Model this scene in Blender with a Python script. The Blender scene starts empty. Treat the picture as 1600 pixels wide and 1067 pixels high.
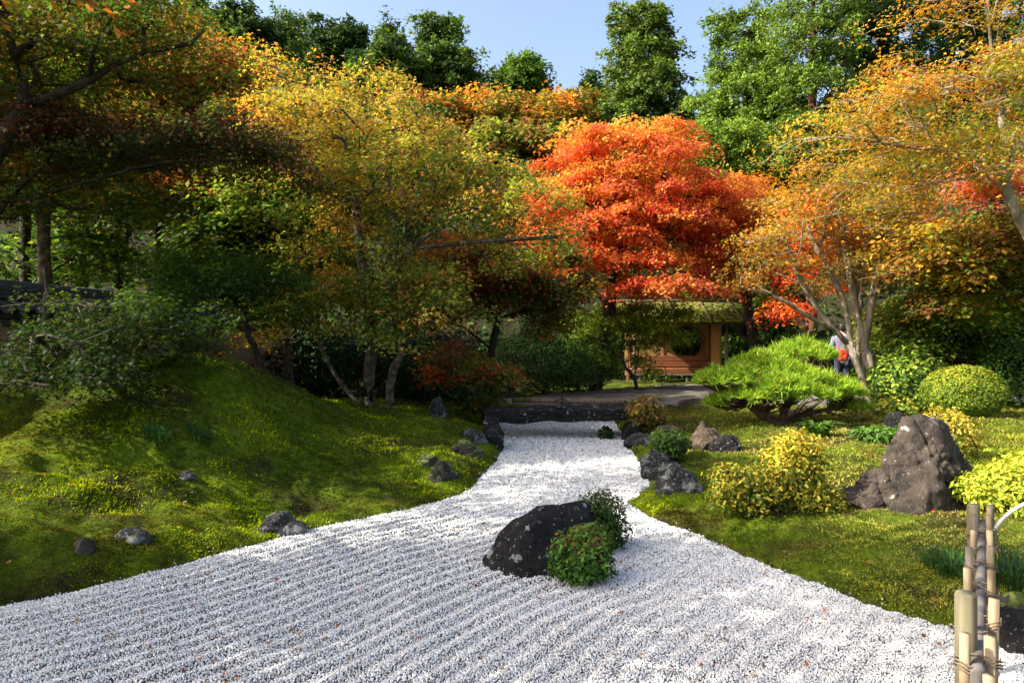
import bpy, bmesh, math, random
import numpy as np
from mathutils import Vector, Matrix

# ------------------------------------------------------------------ camera, sky, sun, exposure
F, CX, HY, EYE = 1100.0, 800.0, 525.0, 1.6
scene = bpy.context.scene
col = scene.collection
cam_d = bpy.data.cameras.new('camera'); cam_d.sensor_width = 36.0; cam_d.lens = 36.0 * F / 1600.0
cam_d.clip_end = 600.0; cam_d.clip_start = 0.05
cam = bpy.data.objects.new('camera', cam_d); col.objects.link(cam)
cam.location = (0, 0, EYE); cam.rotation_euler = (math.radians(90) - math.atan(8.5 / F), 0, 0)
scene.camera = cam

SUN_EL, SUN_AZ = math.radians(36), math.radians(-103)      # azimuth clockwise from +Y (the view direction)
world = bpy.data.worlds.new('World'); scene.world = world; world.use_nodes = True
wn = world.node_tree.nodes; wl = world.node_tree.links
sky = wn.new('ShaderNodeTexSky'); sky.sky_type = 'NISHITA'; sky.sun_disc = False
sky.sun_elevation = SUN_EL; sky.sun_rotation = SUN_AZ; sky.altitude = 50; sky.air_density = 1.0
sky.dust_density = 5.5; sky.ozone_density = 1.0
wl.new(sky.outputs[0], wn['Background'].inputs['Color']); wn['Background'].inputs['Strength'].default_value = 0.15
sd = bpy.data.lights.new('sun', 'SUN'); sd.energy = 5.0; sd.angle = math.radians(0.53); sd.color = (1.0, 0.93, 0.80)
sun = bpy.data.objects.new('sun', sd); col.objects.link(sun)
sdir = Vector((math.sin(SUN_AZ) * math.cos(SUN_EL), math.cos(SUN_AZ) * math.cos(SUN_EL), math.sin(SUN_EL)))
sun.rotation_euler = sdir.to_track_quat('Z', 'Y').to_euler(); sun.location = (-20, 2, 20)
vs = scene.view_settings; vs.view_transform = 'Standard'; vs.look = 'None'; vs.exposure = 1.35; vs.gamma = 1.0
vs.use_curve_mapping = False
cy = scene.cycles
cy.max_bounces = 6; cy.diffuse_bounces = 4; cy.glossy_bounces = 2; cy.transmission_bounces = 4; cy.transparent_max_bounces = 4
cy.use_denoising = True; cy.caustics_reflective = False; cy.caustics_refractive = False
try: cy.denoiser = 'OPENIMAGEDENOISE'; cy.denoising_prefilter = 'ACCURATE'
except Exception: pass

def at(px, py, Y):
    return np.array([(px - CX) / F * Y, Y, EYE - (py - HY) / F * Y])

# ------------------------------------------------------------------ numpy noise
def _h(ix, iy, iz, s):
    n = (ix.astype(np.int64) * 374761393 + iy.astype(np.int64) * 668265263 + iz.astype(np.int64) * 2147483647 + s * 974634743) & 0xFFFFFFFF
    n = ((n ^ (n >> 13)) * 1274126177) & 0xFFFFFFFF
    n = ((n ^ (n >> 16)) * 2246822519) & 0xFFFFFFFF
    return ((n ^ (n >> 15)) & 0xFFFFFF) / float(0xFFFFFF)
def vnoise(x, y, z=None, s=0):
    x = np.asarray(x, float); y = np.asarray(y, float); z = np.zeros_like(x) if z is None else np.asarray(z, float)
    ix, iy, iz = np.floor(x), np.floor(y), np.floor(z)
    fx, fy, fz = x - ix, y - iy, z - iz
    fx, fy, fz = [f * f * (3 - 2 * f) for f in (fx, fy, fz)]
    r = 0
    for dx in (0, 1):
        for dy in (0, 1):
            for dz in (0, 1):
                w = (fx if dx else 1 - fx) * (fy if dy else 1 - fy) * (fz if dz else 1 - fz)
                r = r + w * _h(ix + dx, iy + dy, iz + dz, s)
    return r * 2 - 1
def fbm(x, y, z=None, s=0, o=4):
    a, r, f = 1.0, 0, 1.0
    for k in range(o):
        r = r + a * vnoise(np.asarray(x) * f, np.asarray(y) * f, None if z is None else np.asarray(z) * f, s + k); a *= .5; f *= 2.03
    return r
def sst(a, b, x):
    t = np.clip((x - a) / (b - a), 0, 1); return t * t * (3 - 2 * t)

# ------------------------------------------------------------------ materials
MATS = {}
def newmat(name):
    m = bpy.data.materials.new(name); m.use_nodes = True; MATS[name] = m
    return m, m.node_tree.nodes, m.node_tree.links, m.node_tree.nodes['Principled BSDF']
def ramp(nodes, stops):
    r = nodes.new('ShaderNodeValToRGB'); e = r.color_ramp.elements
    while len(e) < len(stops): e.new(0.5)
    for k, (p, c) in enumerate(stops): e[k].position = p; e[k].color = (*c, 1)
    return r
def noise(nodes, links, scale, detail=4, rough=.55, coord='Object', vec=None):
    t = nodes.new('ShaderNodeTexNoise'); t.inputs['Scale'].default_value = scale
    t.inputs['Detail'].default_value = detail; t.inputs['Roughness'].default_value = rough
    if vec is None:
        tc = nodes.new('ShaderNodeTexCoord'); vec = tc.outputs[coord]
    links.new(vec, t.inputs['Vector']); return t
def bump(nodes, links, src, p, strength, dist):
    b = nodes.new('ShaderNodeBump'); b.inputs['Strength'].default_value = strength; b.inputs['Distance'].default_value = dist
    links.new(src, b.inputs['Height']); links.new(b.outputs[0], p.inputs['Normal'])
def surf(name, stops, scale, rough=.85, bs=.4, bd=.02, detail=6, bscale=None, stretch=None, spec=.3):
    m, n, l, p = newmat(name)
    tc = n.new('ShaderNodeTexCoord'); vec = tc.outputs['Object']
    if stretch:
        mp = n.new('ShaderNodeMapping'); mp.inputs['Scale'].default_value = stretch; l.new(vec, mp.inputs['Vector']); vec = mp.outputs[0]
    t = noise(n, l, scale, detail, vec=vec); r = ramp(n, stops); l.new(t.outputs['Fac'], r.inputs[0]); l.new(r.outputs[0], p.inputs['Base Color'])
    p.inputs['Roughness'].default_value = rough; p.inputs['Specular IOR Level'].default_value = spec
    t2 = noise(n, l, bscale or scale * 3, 6, vec=vec); bump(n, l, t2.outputs['Fac'], p, bs, bd)
    return m
def leafmat(name, trans=.45, rough=.5, spec=.25, tint=(1.15, 1.1, .6)):
    m, n, l, p = newmat(name)
    a = n.new('ShaderNodeAttribute'); a.attribute_name = 'Col'
    l.new(a.outputs['Color'], p.inputs['Base Color']); p.inputs['Roughness'].default_value = rough; p.inputs['Specular IOR Level'].default_value = spec
    tr = n.new('ShaderNodeBsdfTranslucent'); mm = n.new('ShaderNodeMix'); mm.data_type = 'RGBA'; mm.blend_type = 'MULTIPLY'
    mm.inputs['Factor'].default_value = 1; l.new(a.outputs['Color'], mm.inputs[6]); mm.inputs[7].default_value = (*tint, 1)
    l.new(mm.outputs[2], tr.inputs['Color'])
    mx = n.new('ShaderNodeMixShader'); mx.inputs[0].default_value = trans
    l.new(p.outputs[0], mx.inputs[1]); l.new(tr.outputs[0], mx.inputs[2]); l.new(mx.outputs[0], n['Material Output'].inputs['Surface'])
    return m
leafmat('maple_leaf', .5, .55, .15); leafmat('evergreen_leaf', .28, .6, .12, (1.1, 1.15, .5)); leafmat('needle', .3, .55, .2); leafmat('moss_blade', .35, .9, .0)
surf('bark_dark', [(.3, (.014, .011, .008)), (.55, (.035, .027, .019)), (.75, (.075, .062, .047))], 9, .9, .6, .02, stretch=(1, 1, .35))
surf('bark_pale', [(.3, (.09, .07, .05)), (.5, (.2, .165, .125)), (.72, (.36, .31, .25))], 10, .85, .5, .015, stretch=(1, 1, .3))
surf('bark_mossy', [(.3, (.025, .02, .013)), (.5, (.06, .05, .033)), (.66, (.14, .125, .1)), (.8, (.05, .065, .02))], 12, .9, .6, .02)
surf('bark_red', [(.3, (.05, .025, .014)), (.6, (.15, .07, .035)), (.8, (.2, .13, .08))], 6, .9, .7, .03, stretch=(3, 3, .2))
surf('bark_pine', [(.3, (.03, .018, .012)), (.55, (.10, .055, .032)), (.75, (.2, .13, .09))], 14, .9, .8, .02)
surf('plaster', [(.3, (.2, .115, .05)), (.6, (.29, .175, .085)), (.8, (.34, .215, .115))], 2.2, .95, .25, .01, bscale=40)
surf('ochre_plaster', [(.3, (.24, .13, .045)), (.7, (.34, .19, .07))], 2.5, .95, .15, .01, bscale=40)
surf('roof_clay', [(.3, (.03, .032, .035)), (.6, (.06, .062, .066)), (.8, (.1, .105, .1))], 6, .6, .3, .01, spec=.5)
surf('wood_red', [(.3, (.14, .05, .022)), (.6, (.22, .085, .038)), (.8, (.3, .13, .06))], 4, .6, .3, .005, stretch=(.4, 4, 4))
surf('wood_dark', [(.3, (.05, .03, .018)), (.7, (.12, .075, .045))], 5, .8, .3, .01)
surf('wood_grey', [(.3, (.09, .075, .06)), (.55, (.17, .145, .115)), (.8, (.27, .235, .19))], 8, .8, .4, .008, stretch=(3, 3, .25))
surf('log_green', [(.3, (.08, .07, .04)), (.55, (.16, .14, .085)), (.8, (.24, .21, .14))], 7, .85, .4, .006, stretch=(3, 3, .25))
surf('bamboo', [(.28, (.1, .07, .04)), (.48, (.23, .17, .10)), (.75, (.36, .29, .19))], 7, .75, .5, .006, stretch=(3, 3, .3), spec=.2)
surf('bamboo_grey', [(.28, (.05, .043, .04)), (.5, (.12, .105, .095)), (.75, (.24, .21, .175))], 6, .75, .5, .006, spec=.2)
surf('bamboo_white', [(.3, (.55, .5, .42)), (.7, (.75, .72, .66))], 8, .45, .1, .003, spec=.4)
surf('twine', [(.3, (.06, .045, .03)), (.7, (.22, .17, .11))], 60, .95, .5, .003)
surf('hemp_black', [(.3, (.015, .013, .012)), (.7, (.04, .035, .03))], 60, .95, .5, .003)
surf('path_earth', [(.25, (.06, .055, .05)), (.5, (.12, .11, .10)), (.75, (.2, .185, .165))], 1.6, .95, .5, .02, bscale=55, detail=10)
surf('roof_moss', [(.3, (.04, .032, .014)), (.45, (.1, .11, .014)), (.68, (.2, .23, .02))], 3.5, .95, 1.0, .05, bscale=30)
surf('thatch_edge', [(.3, (.035, .03, .018)), (.7, (.12, .11, .04))], 12, .95, .6, .02)
surf('skin', [(.3, (.5, .32, .23)), (.7, (.58, .38, .28))], 5, .5, .05, .002)
surf('hair_black', [(.3, (.012, .01, .01)), (.7, (.03, .026, .024))], 30, .5, .4, .005)
surf('cloth_grey', [(.3, (.1, .12, .16)), (.7, (.16, .18, .23))], 8, .9, .2, .004)
surf('cloth_navy', [(.3, (.018, .02, .05)), (.7, (.04, .045, .09))], 8, .9, .2, .004)
surf('cloth_red', [(.3, (.5, .03, .015)), (.7, (.62, .05, .025))], 8, .8, .2, .004)

def rockmat(name, base, mid, lich, lich_lo, lich_scale, moss=0.0):
    m, n, l, p = newmat(name)
    tc = n.new('ShaderNodeTexCoord'); v = tc.outputs['Object']
    t = noise(n, l, 5.5, 9, .6, vec=v); r = ramp(n, [(.34, base), (.6, mid), (.8, tuple(min(1, c * 1.7) for c in mid))]); l.new(t.outputs['Fac'], r.inputs[0])
    t2 = noise(n, l, lich_scale, 5, .62, vec=v); r2 = ramp(n, [(lich_lo, (0, 0, 0)), (lich_lo + .035, (1, 1, 1))]); l.new(t2.outputs['Fac'], r2.inputs[0])
    t3 = noise(n, l, lich_scale * 4.5, 4, .6, vec=v); r3 = ramp(n, [(lich_lo + .015, (0, 0, 0)), (lich_lo + .06, (1, 1, 1))]); l.new(t3.outputs['Fac'], r3.inputs[0])
    add = n.new('ShaderNodeMath'); add.operation = 'MAXIMUM'; l.new(r2.outputs[0], add.inputs[0]); l.new(r3.outputs[0], add.inputs[1])
    mx = n.new('ShaderNodeMix'); mx.data_type = 'RGBA'; l.new(add.outputs[0], mx.inputs['Factor']); l.new(r.outputs[0], mx.inputs[6]); mx.inputs[7].default_value = (*lich, 1)
    out = mx.outputs[2]
    if moss > 0:
        g = n.new('ShaderNodeNewGeometry'); sx = n.new('ShaderNodeSeparateXYZ'); l.new(g.outputs['Normal'], sx.inputs[0])
        tm = noise(n, l, 4, 5, vec=v); ad = n.new('ShaderNodeMath'); ad.operation = 'MULTIPLY'; l.new(sx.outputs['Z'], ad.inputs[0]); l.new(tm.outputs['Fac'], ad.inputs[1])
        rm = ramp(n, [(.5 - .25 * moss, (0, 0, 0)), (.6 - .25 * moss, (1, 1, 1))]); l.new(ad.outputs[0], rm.inputs[0])
        m2 = n.new('ShaderNodeMix'); m2.data_type = 'RGBA'; l.new(rm.outputs[0], m2.inputs['Factor']); l.new(out, m2.inputs[6]); m2.inputs[7].default_value = (.10, .13, .02, 1); out = m2.outputs[2]
    l.new(out, p.inputs['Base Color']); p.inputs['Roughness'].default_value = .85; p.inputs['Specular IOR Level'].default_value = .3
    tb = noise(n, l, 18, 9, .65, vec=v); bump(n, l, tb.outputs['Fac'], p, 1.0, .05)
    return m
rockmat('rock_black', (.0045, .0042, .0044), (.012, .011, .0105), (.26, .27, .26), .615, 7.0)
rockmat('rock_grey', (.012, .012, .012), (.045, .045, .043), (.15, .16, .15), .56, 7.0, .2)
rockmat('rock_brown', (.016, .013, .0105), (.075, .058, .044), (.36, .34, .31), .645, 11.0)
rockmat('rock_mossy', (.012, .011, .009), (.04, .036, .028), (.14, .14, .12), .64, 7.0, .9)
rockmat('rock_tan', (.03, .021, .015), (.12, .085, .055), (.26, .23, .19), .62, 6.0, .2)

# ground: moss colours by noise
m, n, l, p = newmat('moss_ground')
g = n.new('ShaderNodeNewGeometry'); v = g.outputs['Position']
t1 = noise(n, l, 1.3, 6, .6, vec=v); r1 = ramp(n, [(.36, (.035, .03, .01)), (.46, (.05, .07, .005)), (.6, (.09, .135, .006)), (.75, (.16, .2, .01))]); l.new(t1.outputs['Fac'], r1.inputs[0])
t2 = noise(n, l, 14, 6, .65, vec=v); r2 = ramp(n, [(.3, (.35, .35, .35)), (.65, (1.25, 1.25, 1.2))]); l.new(t2.outputs['Fac'], r2.inputs[0])
mx = n.new('ShaderNodeMix'); mx.data_type = 'RGBA'; mx.blend_type = 'MULTIPLY'; mx.inputs['Factor'].default_value = 1
l.new(r1.outputs[0], mx.inputs[6]); l.new(r2.outputs[0], mx.inputs[7])
at_ = n.new('ShaderNodeAttribute'); at_.attribute_name = 'soil'
mx2 = n.new('ShaderNodeMix'); mx2.data_type = 'RGBA'; l.new(at_.outputs['Fac'], mx2.inputs['Factor']); l.new(mx.outputs[2], mx2.inputs[6]); mx2.inputs[7].default_value = (.028, .028, .013, 1)
at2 = n.new('ShaderNodeAttribute'); at2.attribute_name = 'bed'; mx3 = n.new('ShaderNodeMix'); mx3.data_type = 'RGBA'; l.new(at2.outputs['Fac'], mx3.inputs['Factor']); l.new(mx2.outputs[2], mx3.inputs[6]); mx3.inputs[7].default_value = (.13, .125, .12, 1)
l.new(mx3.outputs[2], p.inputs['Base Color']); p.inputs['Roughness'].default_value = .95; p.inputs['Specular IOR Level'].default_value = .1
t3 = noise(n, l, 60, 5, .7, vec=v); bump(n, l, t3.outputs['Fac'], p, .8, .02)

m, n, l, p = newmat('pebble')
oi = n.new('ShaderNodeObjectInfo'); r = ramp(n, [(0, (.2, .2, .205)), (.1, (.46, .46, .46)), (.45, (.68, .68, .665)), (.85, (.8, .79, .765)), (1, (.6, .53, .45))]); l.new(oi.outputs['Random'], r.inputs[0])
l.new(r.outputs[0], p.inputs['Base Color']); p.inputs['Roughness'].default_value = .8; p.inputs['Specular IOR Level'].default_value = .25

# ------------------------------------------------------------------ object helpers
def tag(o, label=None, cat=None, group=None, kind=None):
    if label: o['label'] = label
    if cat: o['category'] = cat
    if group: o['group'] = group
    if kind: o['kind'] = kind
    return o
def empty(name, loc, rz=0):
    o = bpy.data.objects.new(name, None); col.objects.link(o); o.location = loc; o.rotation_euler = (0, 0, rz); o.empty_display_size = .1
    return o
def link(name, me, mat=None, parent=None, smooth=False):
    if mat is not None and len(me.materials) == 0: me.materials.append(MATS[mat])
    if smooth: me.polygons.foreach_set('use_smooth', np.ones(len(me.polygons), bool))
    o = bpy.data.objects.new(name, me); col.objects.link(o)
    if parent is not None: o.parent = parent
    return o
def np_mesh(name, V, faces_flat, loop_tot, colors=None):
    me = bpy.data.meshes.new(name); V = np.ascontiguousarray(V, np.float32)
    me.vertices.add(len(V)); me.vertices.foreach_set('co', V.ravel())
    lt = np.asarray(loop_tot, np.int32); ls = np.concatenate(([0], np.cumsum(lt)[:-1])).astype(np.int32)
    me.loops.add(int(lt.sum())); me.loops.foreach_set('vertex_index', np.asarray(faces_flat, np.int32))
    me.polygons.add(len(lt)); me.polygons.foreach_set('loop_start', ls); me.polygons.foreach_set('loop_total', lt)
    me.update(calc_edges=True)
    if colors is not None:
        a = me.attributes.new('Col', 'FLOAT_COLOR', 'FACE')
        c = np.ones((len(lt), 4), np.float32); c[:, :3] = np.clip(colors, 0.002, .95); a.data.foreach_set('color', c.ravel())
    return me
def bm_mesh(name, bm):
    me = bpy.data.meshes.new(name); bm.to_mesh(me); bm.free(); return me
def box_mesh(name, sx, sy, sz, bev=.01, origin=(0, 0, 0), jitter=0, seed=0):
    bm = bmesh.new(); bmesh.ops.create_cube(bm, size=1)
    for vv in bm.verts: vv.co = Vector((vv.co.x * sx, vv.co.y * sy, vv.co.z * sz)) + Vector(origin)
    if bev: bmesh.ops.bevel(bm, geom=list(bm.edges), offset=bev, segments=1, affect='EDGES')
    if jitter:
        rr = random.Random(seed)
        for vv in bm.verts: vv.co += Vector([rr.uniform(-jitter, jitter) for _ in range(3)])
    return bm_mesh(name, bm)
def frames(pts):
    pts = np.asarray(pts, float); T = np.gradient(pts, axis=0); T /= np.linalg.norm(T, axis=1)[:, None] + 1e-9
    ref = np.array([0, 0, 1.]) if abs(T[:, 2]).mean() < .8 else np.array([1., 0, 0])
    A = np.cross(T, ref); A /= np.linalg.norm(A, axis=1)[:, None] + 1e-9
    return A, np.cross(T, A)
class Tubes:
    def __init__(s): s.V = []; s.F = []; s.L = []; s.n = 0
    def add(s, pts, rad, sides=6, cap=True, wob=0, rng=None):
        pts = np.asarray(pts, float); rad = np.broadcast_to(np.asarray(rad, float), (len(pts),)); A, B = frames(pts)
        th = np.linspace(0, 2 * np.pi, sides, endpoint=False)
        R = rad[:, None] * (1 + (wob * rng.normal(size=(len(pts), sides)) if wob else 0))
        V = pts[:, None] + R[..., None] * (np.cos(th)[None, :, None] * A[:, None] + np.sin(th)[None, :, None] * B[:, None])
        b = s.n; s.V.append(V.reshape(-1, 3)); s.n += len(pts) * sides
        i = np.arange(len(pts) - 1)[:, None] * sides; j = np.arange(sides)[None]; k = (j + 1) % sides
        q = np.stack([b + i + j, b + i + k, b + i + sides + k, b + i + sides + j], -1).reshape(-1)
        s.F.append(q); s.L.append(np.full((len(pts) - 1) * sides, 4))
        if cap:
            s.F.append(b + np.arange(sides)[::-1]); s.L.append(np.array([sides]))
            s.F.append(b + (len(pts) - 1) * sides + np.arange(sides)); s.L.append(np.array([sides]))
    def mesh(s, name, off=(0, 0, 0)):
        return np_mesh(name, np.concatenate(s.V) - np.asarray(off, float), np.concatenate(s.F), np.concatenate(s.L))

# leaf outlines
def pol(l): return np.array([[r * math.cos(math.radians(a)), r * math.sin(math.radians(a))] for a, r in l])
LEAF = {
    'star': pol([(0, 1), (24, .36), (48, .9), (74, .3), (108, .62), (180, .12), (-108, .62), (-74, .3), (-48, .9), (-24, .36)]),
    'three': pol([(0, 1), (32, .36), (66, .82), (180, .22), (-66, .82), (-32, .36)]),
    'rhomb': np.array([[1, 0], [0, .42], [-.8, 0], [0, -.42]]),
    'wide': np.array([[1, 0], [.1, .6], [-.8, .1], [.05, -.6]]),
    'oval': np.array([[1, 0], [.45, .4], [-.4, .42], [-.9, 0], [-.4, -.42], [.45, -.4]]),
    'tri': np.array([[1, 0], [-.45, .5], [-.4, -.5]]),
    'needle': np.array([[1, 0], [0, .06], [0, -.06]]),
    'blade': np.array([[1, 0], [-.0, .22], [-.0, -.22]]),
}
def leaf_mesh(name, C, N, T, S, kind, colors, bend=-.22, off=(0, 0, 0)):
    t = LEAF[kind]; k = len(t); N = N / (np.linalg.norm(N, axis=1)[:, None] + 1e-9)
    B = np.cross(N, T); B /= np.linalg.norm(B, axis=1)[:, None] + 1e-9; T = np.cross(B, N)
    C = C - np.asarray(off, float)
    V = C[:, None] + S[:, None, None] * (t[None, :, 0, None] * T[:, None] + t[None, :, 1, None] * B[:, None] + bend * ((t ** 2).sum(1))[None, :, None] * N[:, None])
    return np_mesh(name, V.reshape(-1, 3), np.arange(len(C) * k), np.full(len(C), k), colors)
def unit(rng, n):
    v = rng.normal(size=(n, 3)); return v / np.linalg.norm(v, axis=1)[:, None]

# ------------------------------------------------------------------ the lie of the land
LB = np.array([(-9, 1.2), (-6, 2.5), (-4.2, 3.35), (-3.0, 4.14), (-2.5, 4.7), (-2.0, 5.4), (-1.55, 5.95), (-1.1, 6.4), (-.6, 6.95), (-.4, 7.5), (-.3, 8.3), (-.14, 9.3), (-.2, 10.6), (-.25, 11.4), (-.3, 13.2)])
RB = np.array([(1.9, 13.2), (1.8, 11.3), (1.66, 10.5), (1.62, 9), (1.5, 7.7), (1.28, 7.15), (1.1, 6.75), (1.17, 6.3), (1.42, 5.85), (1.67, 5.25), (1.9, 4.63), (2.23, 4.09), (2.5, 3.75), (2.62, 3.3), (2.7, 2.6), (3.0, 1.2), (3.2, -3), (-9, -3)])
def smooth_line(P, it=2):
    for _ in range(it):
        Q = [P[0]]
        for a, b in zip(P[:-1], P[1:]): Q += [a * .75 + b * .25, a * .25 + b * .75]
        P = np.array(Q + [P[-1]])
    return P
LBs, RBs = smooth_line(LB), smooth_line(RB)
GP = np.concatenate([LBs, RBs])
def seg_dist(x, y, P, closed=False):
    d = np.full(x.shape, 1e9); Q = np.concatenate([P, P[:1]]) if closed else P
    for a, b in zip(Q[:-1], Q[1:]):
        e = b - a; L = (e ** 2).sum() + 1e-12
        t = np.clip(((x - a[0]) * e[0] + (y - a[1]) * e[1]) / L, 0, 1)
        d = np.minimum(d, (x - a[0] - t * e[0]) ** 2 + (y - a[1] - t * e[1]) ** 2)
    return np.sqrt(d)
def inside(x, y, P):
    r = np.zeros(x.shape, bool); Q = np.roll(P, -1, 0)
    for a, b in zip(P, Q):
        if a[1] == b[1]: continue
        c = (a[1] > y) != (b[1] > y); xx = (b[0] - a[0]) * (y - a[1]) / (b[1] - a[1]) + a[0]
        r ^= c & (x < xx)
    return r
def gravel_sd(x, y):
    x = np.asarray(x, float); y = np.asarray(y, float)
    w = .035 * vnoise(x * 3.1, y * 3.1, s=5) + .018 * vnoise(x * 11, y * 11, s=6)
    d = seg_dist(x, y, GP, True); return np.where(inside(x, y, GP), -d, d) + w
CP = [(-3.7, 8, 1.38), (-3.3, 8.6, 1.22), (-3.0, 9, 1.02), (-2.27, 10, .55), (-1.4, 10.5, .42), (-.64, 10, .30), (-4.4, 7, .95), (-4.4, 6, .62), (-3.25, 6.5, .62), (-2.6, 7, .5),
      (-2.3, 8.3, .52), (-1.64, 9, .32), (-1.0, 8.3, .25), (-5, 8.5, 1.1), (-6, 8, .9), (-5.5, 10, .75), (-4, 11, .62), (-3, 12, .45), (-2, 12, .36), (-1, 12, .25), (-1, 14, .18), (-3, 15, .25),
      (-6, 14, .4), (-7, 5, .7), (-6, 4, .5), (-4.6, 4.3, .33), (-3.3, 5.2, .32), (-2.2, 6.3, .12), (-1.5, 7.2, .14), (-2.0, 7.1, .24),
      (2, 6.5, .13), (3, 5, .14), (4, 6, .2), (3, 8, .2), (5, 10, .22), (8, 12, .26), (2.6, 10, .16), (3.5, 13, .12), (6, 7, .3), (9, 9, .35), (4, 3.5, .14), (6, 4, .25), (2.4, 12.5, .14), (6, 14, .14)]
for P in (LB[1:], RB[:-2]):
    CP += [(a[0], a[1], .03) for a in P[::2]]
CP = np.array(CP)
_K = lambda ax, ay, bx, by: np.sqrt((ax - bx) ** 2 + (ay - by) ** 2 + .4)
_M = _K(CP[:, None, 0], CP[:, None, 1], CP[None, :, 0], CP[None, :, 1]) + np.eye(len(CP)) * -.02
_W = np.linalg.solve(_M, CP[:, 2] - .2)
def hill(x, y):
    r = .75 * np.maximum(0, y - 27 - .1 * np.maximum(0, x)); r = 24 * (1 - np.exp(-r / 24)) * 1.1
    r = r + 6 * (1 - np.exp(-np.maximum(0, -9.5 - x) * .3 / 6)) + 7 * (1 - np.exp(-np.maximum(0, x - 13) * .3 / 7))
    return r
def zt(x, y, fine=True):
    x = np.asarray(x, float); y = np.asarray(y, float); shp = x.shape; x = x.ravel(); y = y.ravel()
    z = np.full(x.shape, .2); xc = np.clip(x, -7, 9); yc = np.clip(y, 2, 15)
    for (a, b, _), w in zip(CP, _W): z += w * _K(xc, yc, a, b)
    far = np.maximum(np.maximum(-7.0 - x, x - 9.0), np.maximum(y - 14.0, 2.0 - y)); f = sst(0, 3.0, far)
    z = z * (1 - f) + f * (.06 + hill(x, y) + .12 * vnoise(x * .2, y * .2, s=9))
    d = gravel_sd(x, y)
    z = np.maximum(z, .045)
    if fine:
        amp = sst(0, .5, d)
        z = z + amp * ((.06 * fbm(x * 1.7, y * 1.7, s=20, o=3) + .03 * np.abs(vnoise(x * 3.6, y * 3.6, s=27))) * (1 - .65 * sst(0, 1, x)) + .034 * vnoise(x * 6, y * 6, s=30)) + .016 * vnoise(x * 12, y * 12, s=31)
    z = np.where(d < 0, -.05, -.05 + (z + .05) * np.sqrt(np.clip(d / .16, 0, 1)))
    return z.reshape(shp)
def zt1(x, y): return float(zt(np.array([x]), np.array([y]))[0])
_Ys = np.arange(2.2, 40, .02)
def hit(px, py):
    """the point of the ground seen at a picture position"""
    X = (px - CX) / F * _Ys; R = EYE - (py - HY) / F * _Ys
    k = np.nonzero(R <= zt(X, _Ys))[0]
    Y = _Ys[k[0]] if len(k) else 40.0
    return np.array([(px - CX) / F * Y, Y, zt1((px - CX) / F * Y, Y)])

def axis(a, b, step, lo, hi, g):
    c = list(np.arange(a, b, step)); s = step
    while c[-1] < hi: s *= g; c.append(c[-1] + s)
    s = step
    while c[0] > lo: s *= g; c.insert(0, c[0] - s)
    return np.array(c)
gx, gy = axis(-4.6, 4.6, .045, -170, 170, 1.14), axis(3.0, 9.6, .045, -25, 230, 1.14)
GX, GY = np.meshgrid(gx, gy); GZ = zt(GX, GY)
V = np.stack([GX, GY, GZ], -1).reshape(-1, 3); nx, ny = len(gx), len(gy)
i = (np.arange(ny - 1)[:, None] * nx + np.arange(nx - 1)[None]).ravel()
me = np_mesh('ground', V, np.stack([i, i + 1, i + nx + 1, i + nx], -1).ravel(), np.full(len(i), 4))
sa = me.attributes.new('soil', 'FLOAT', 'POINT')
dg_ = gravel_sd(GX, GY).ravel(); xf, yf = GX.ravel(), GY.ravel()
sb = me.attributes.new('bed', 'FLOAT', 'POINT'); sb.data.foreach_set('value', np.where(dg_ < .0, 1., 0.).astype(np.float32)); sa = me.attributes['soil']
soil = sst(21, 27, yf) + sst(-6.5, -8.5, xf) * .8 + sst(0, 1, sst(13, 15, yf) * sst(1, -1, xf)) * .8
sa.data.foreach_set('value', np.clip(soil, 0, 1).astype(np.float32))
tag(link('ground', me, 'moss_ground', smooth=True), 'moss covered garden ground rising to a wooded hill', None, kind='structure')

# the earthen path that passes in front of the pavilion
PP = smooth_line(np.array([(-.6, 16.0), (1.2, 15.6), (3.2, 15.0), (6, 14.6), (10, 14.8), (15, 15.5), (15, 19.5), (9, 19.8), (8.3, 22.4), (4.6, 22.4), (3.2, 20.6), (1.6, 19.2), (.4, 18), (-.8, 17)]), 2)
px_ = np.arange(-1.2, 15.2, .16); py_ = np.arange(14.2, 22.6, .16); QX, QY = np.meshgrid(px_, py_)
ins = inside(QX, QY, PP); idx = -np.ones(QX.shape, int); idx[ins] = np.arange(ins.sum())
V = np.stack([QX[ins], QY[ins], zt(QX[ins], QY[ins], True) + .015 + .012 * vnoise(QX[ins] * 2, QY[ins] * 2, s=3)], -1)
a, b, c, d = idx[:-1, :-1], idx[:-1, 1:], idx[1:, 1:], idx[1:, :-1]; ok = (a >= 0) & (b >= 0) & (c >= 0) & (d >= 0)
me = np_mesh('path', V, np.stack([a[ok], b[ok], c[ok], d[ok]], -1).ravel(), np.full(ok.sum(), 4))
tag(link('path', me, 'path_earth', smooth=True), 'grey earthen path in front of the pavilion', None, kind='structure')

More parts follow.
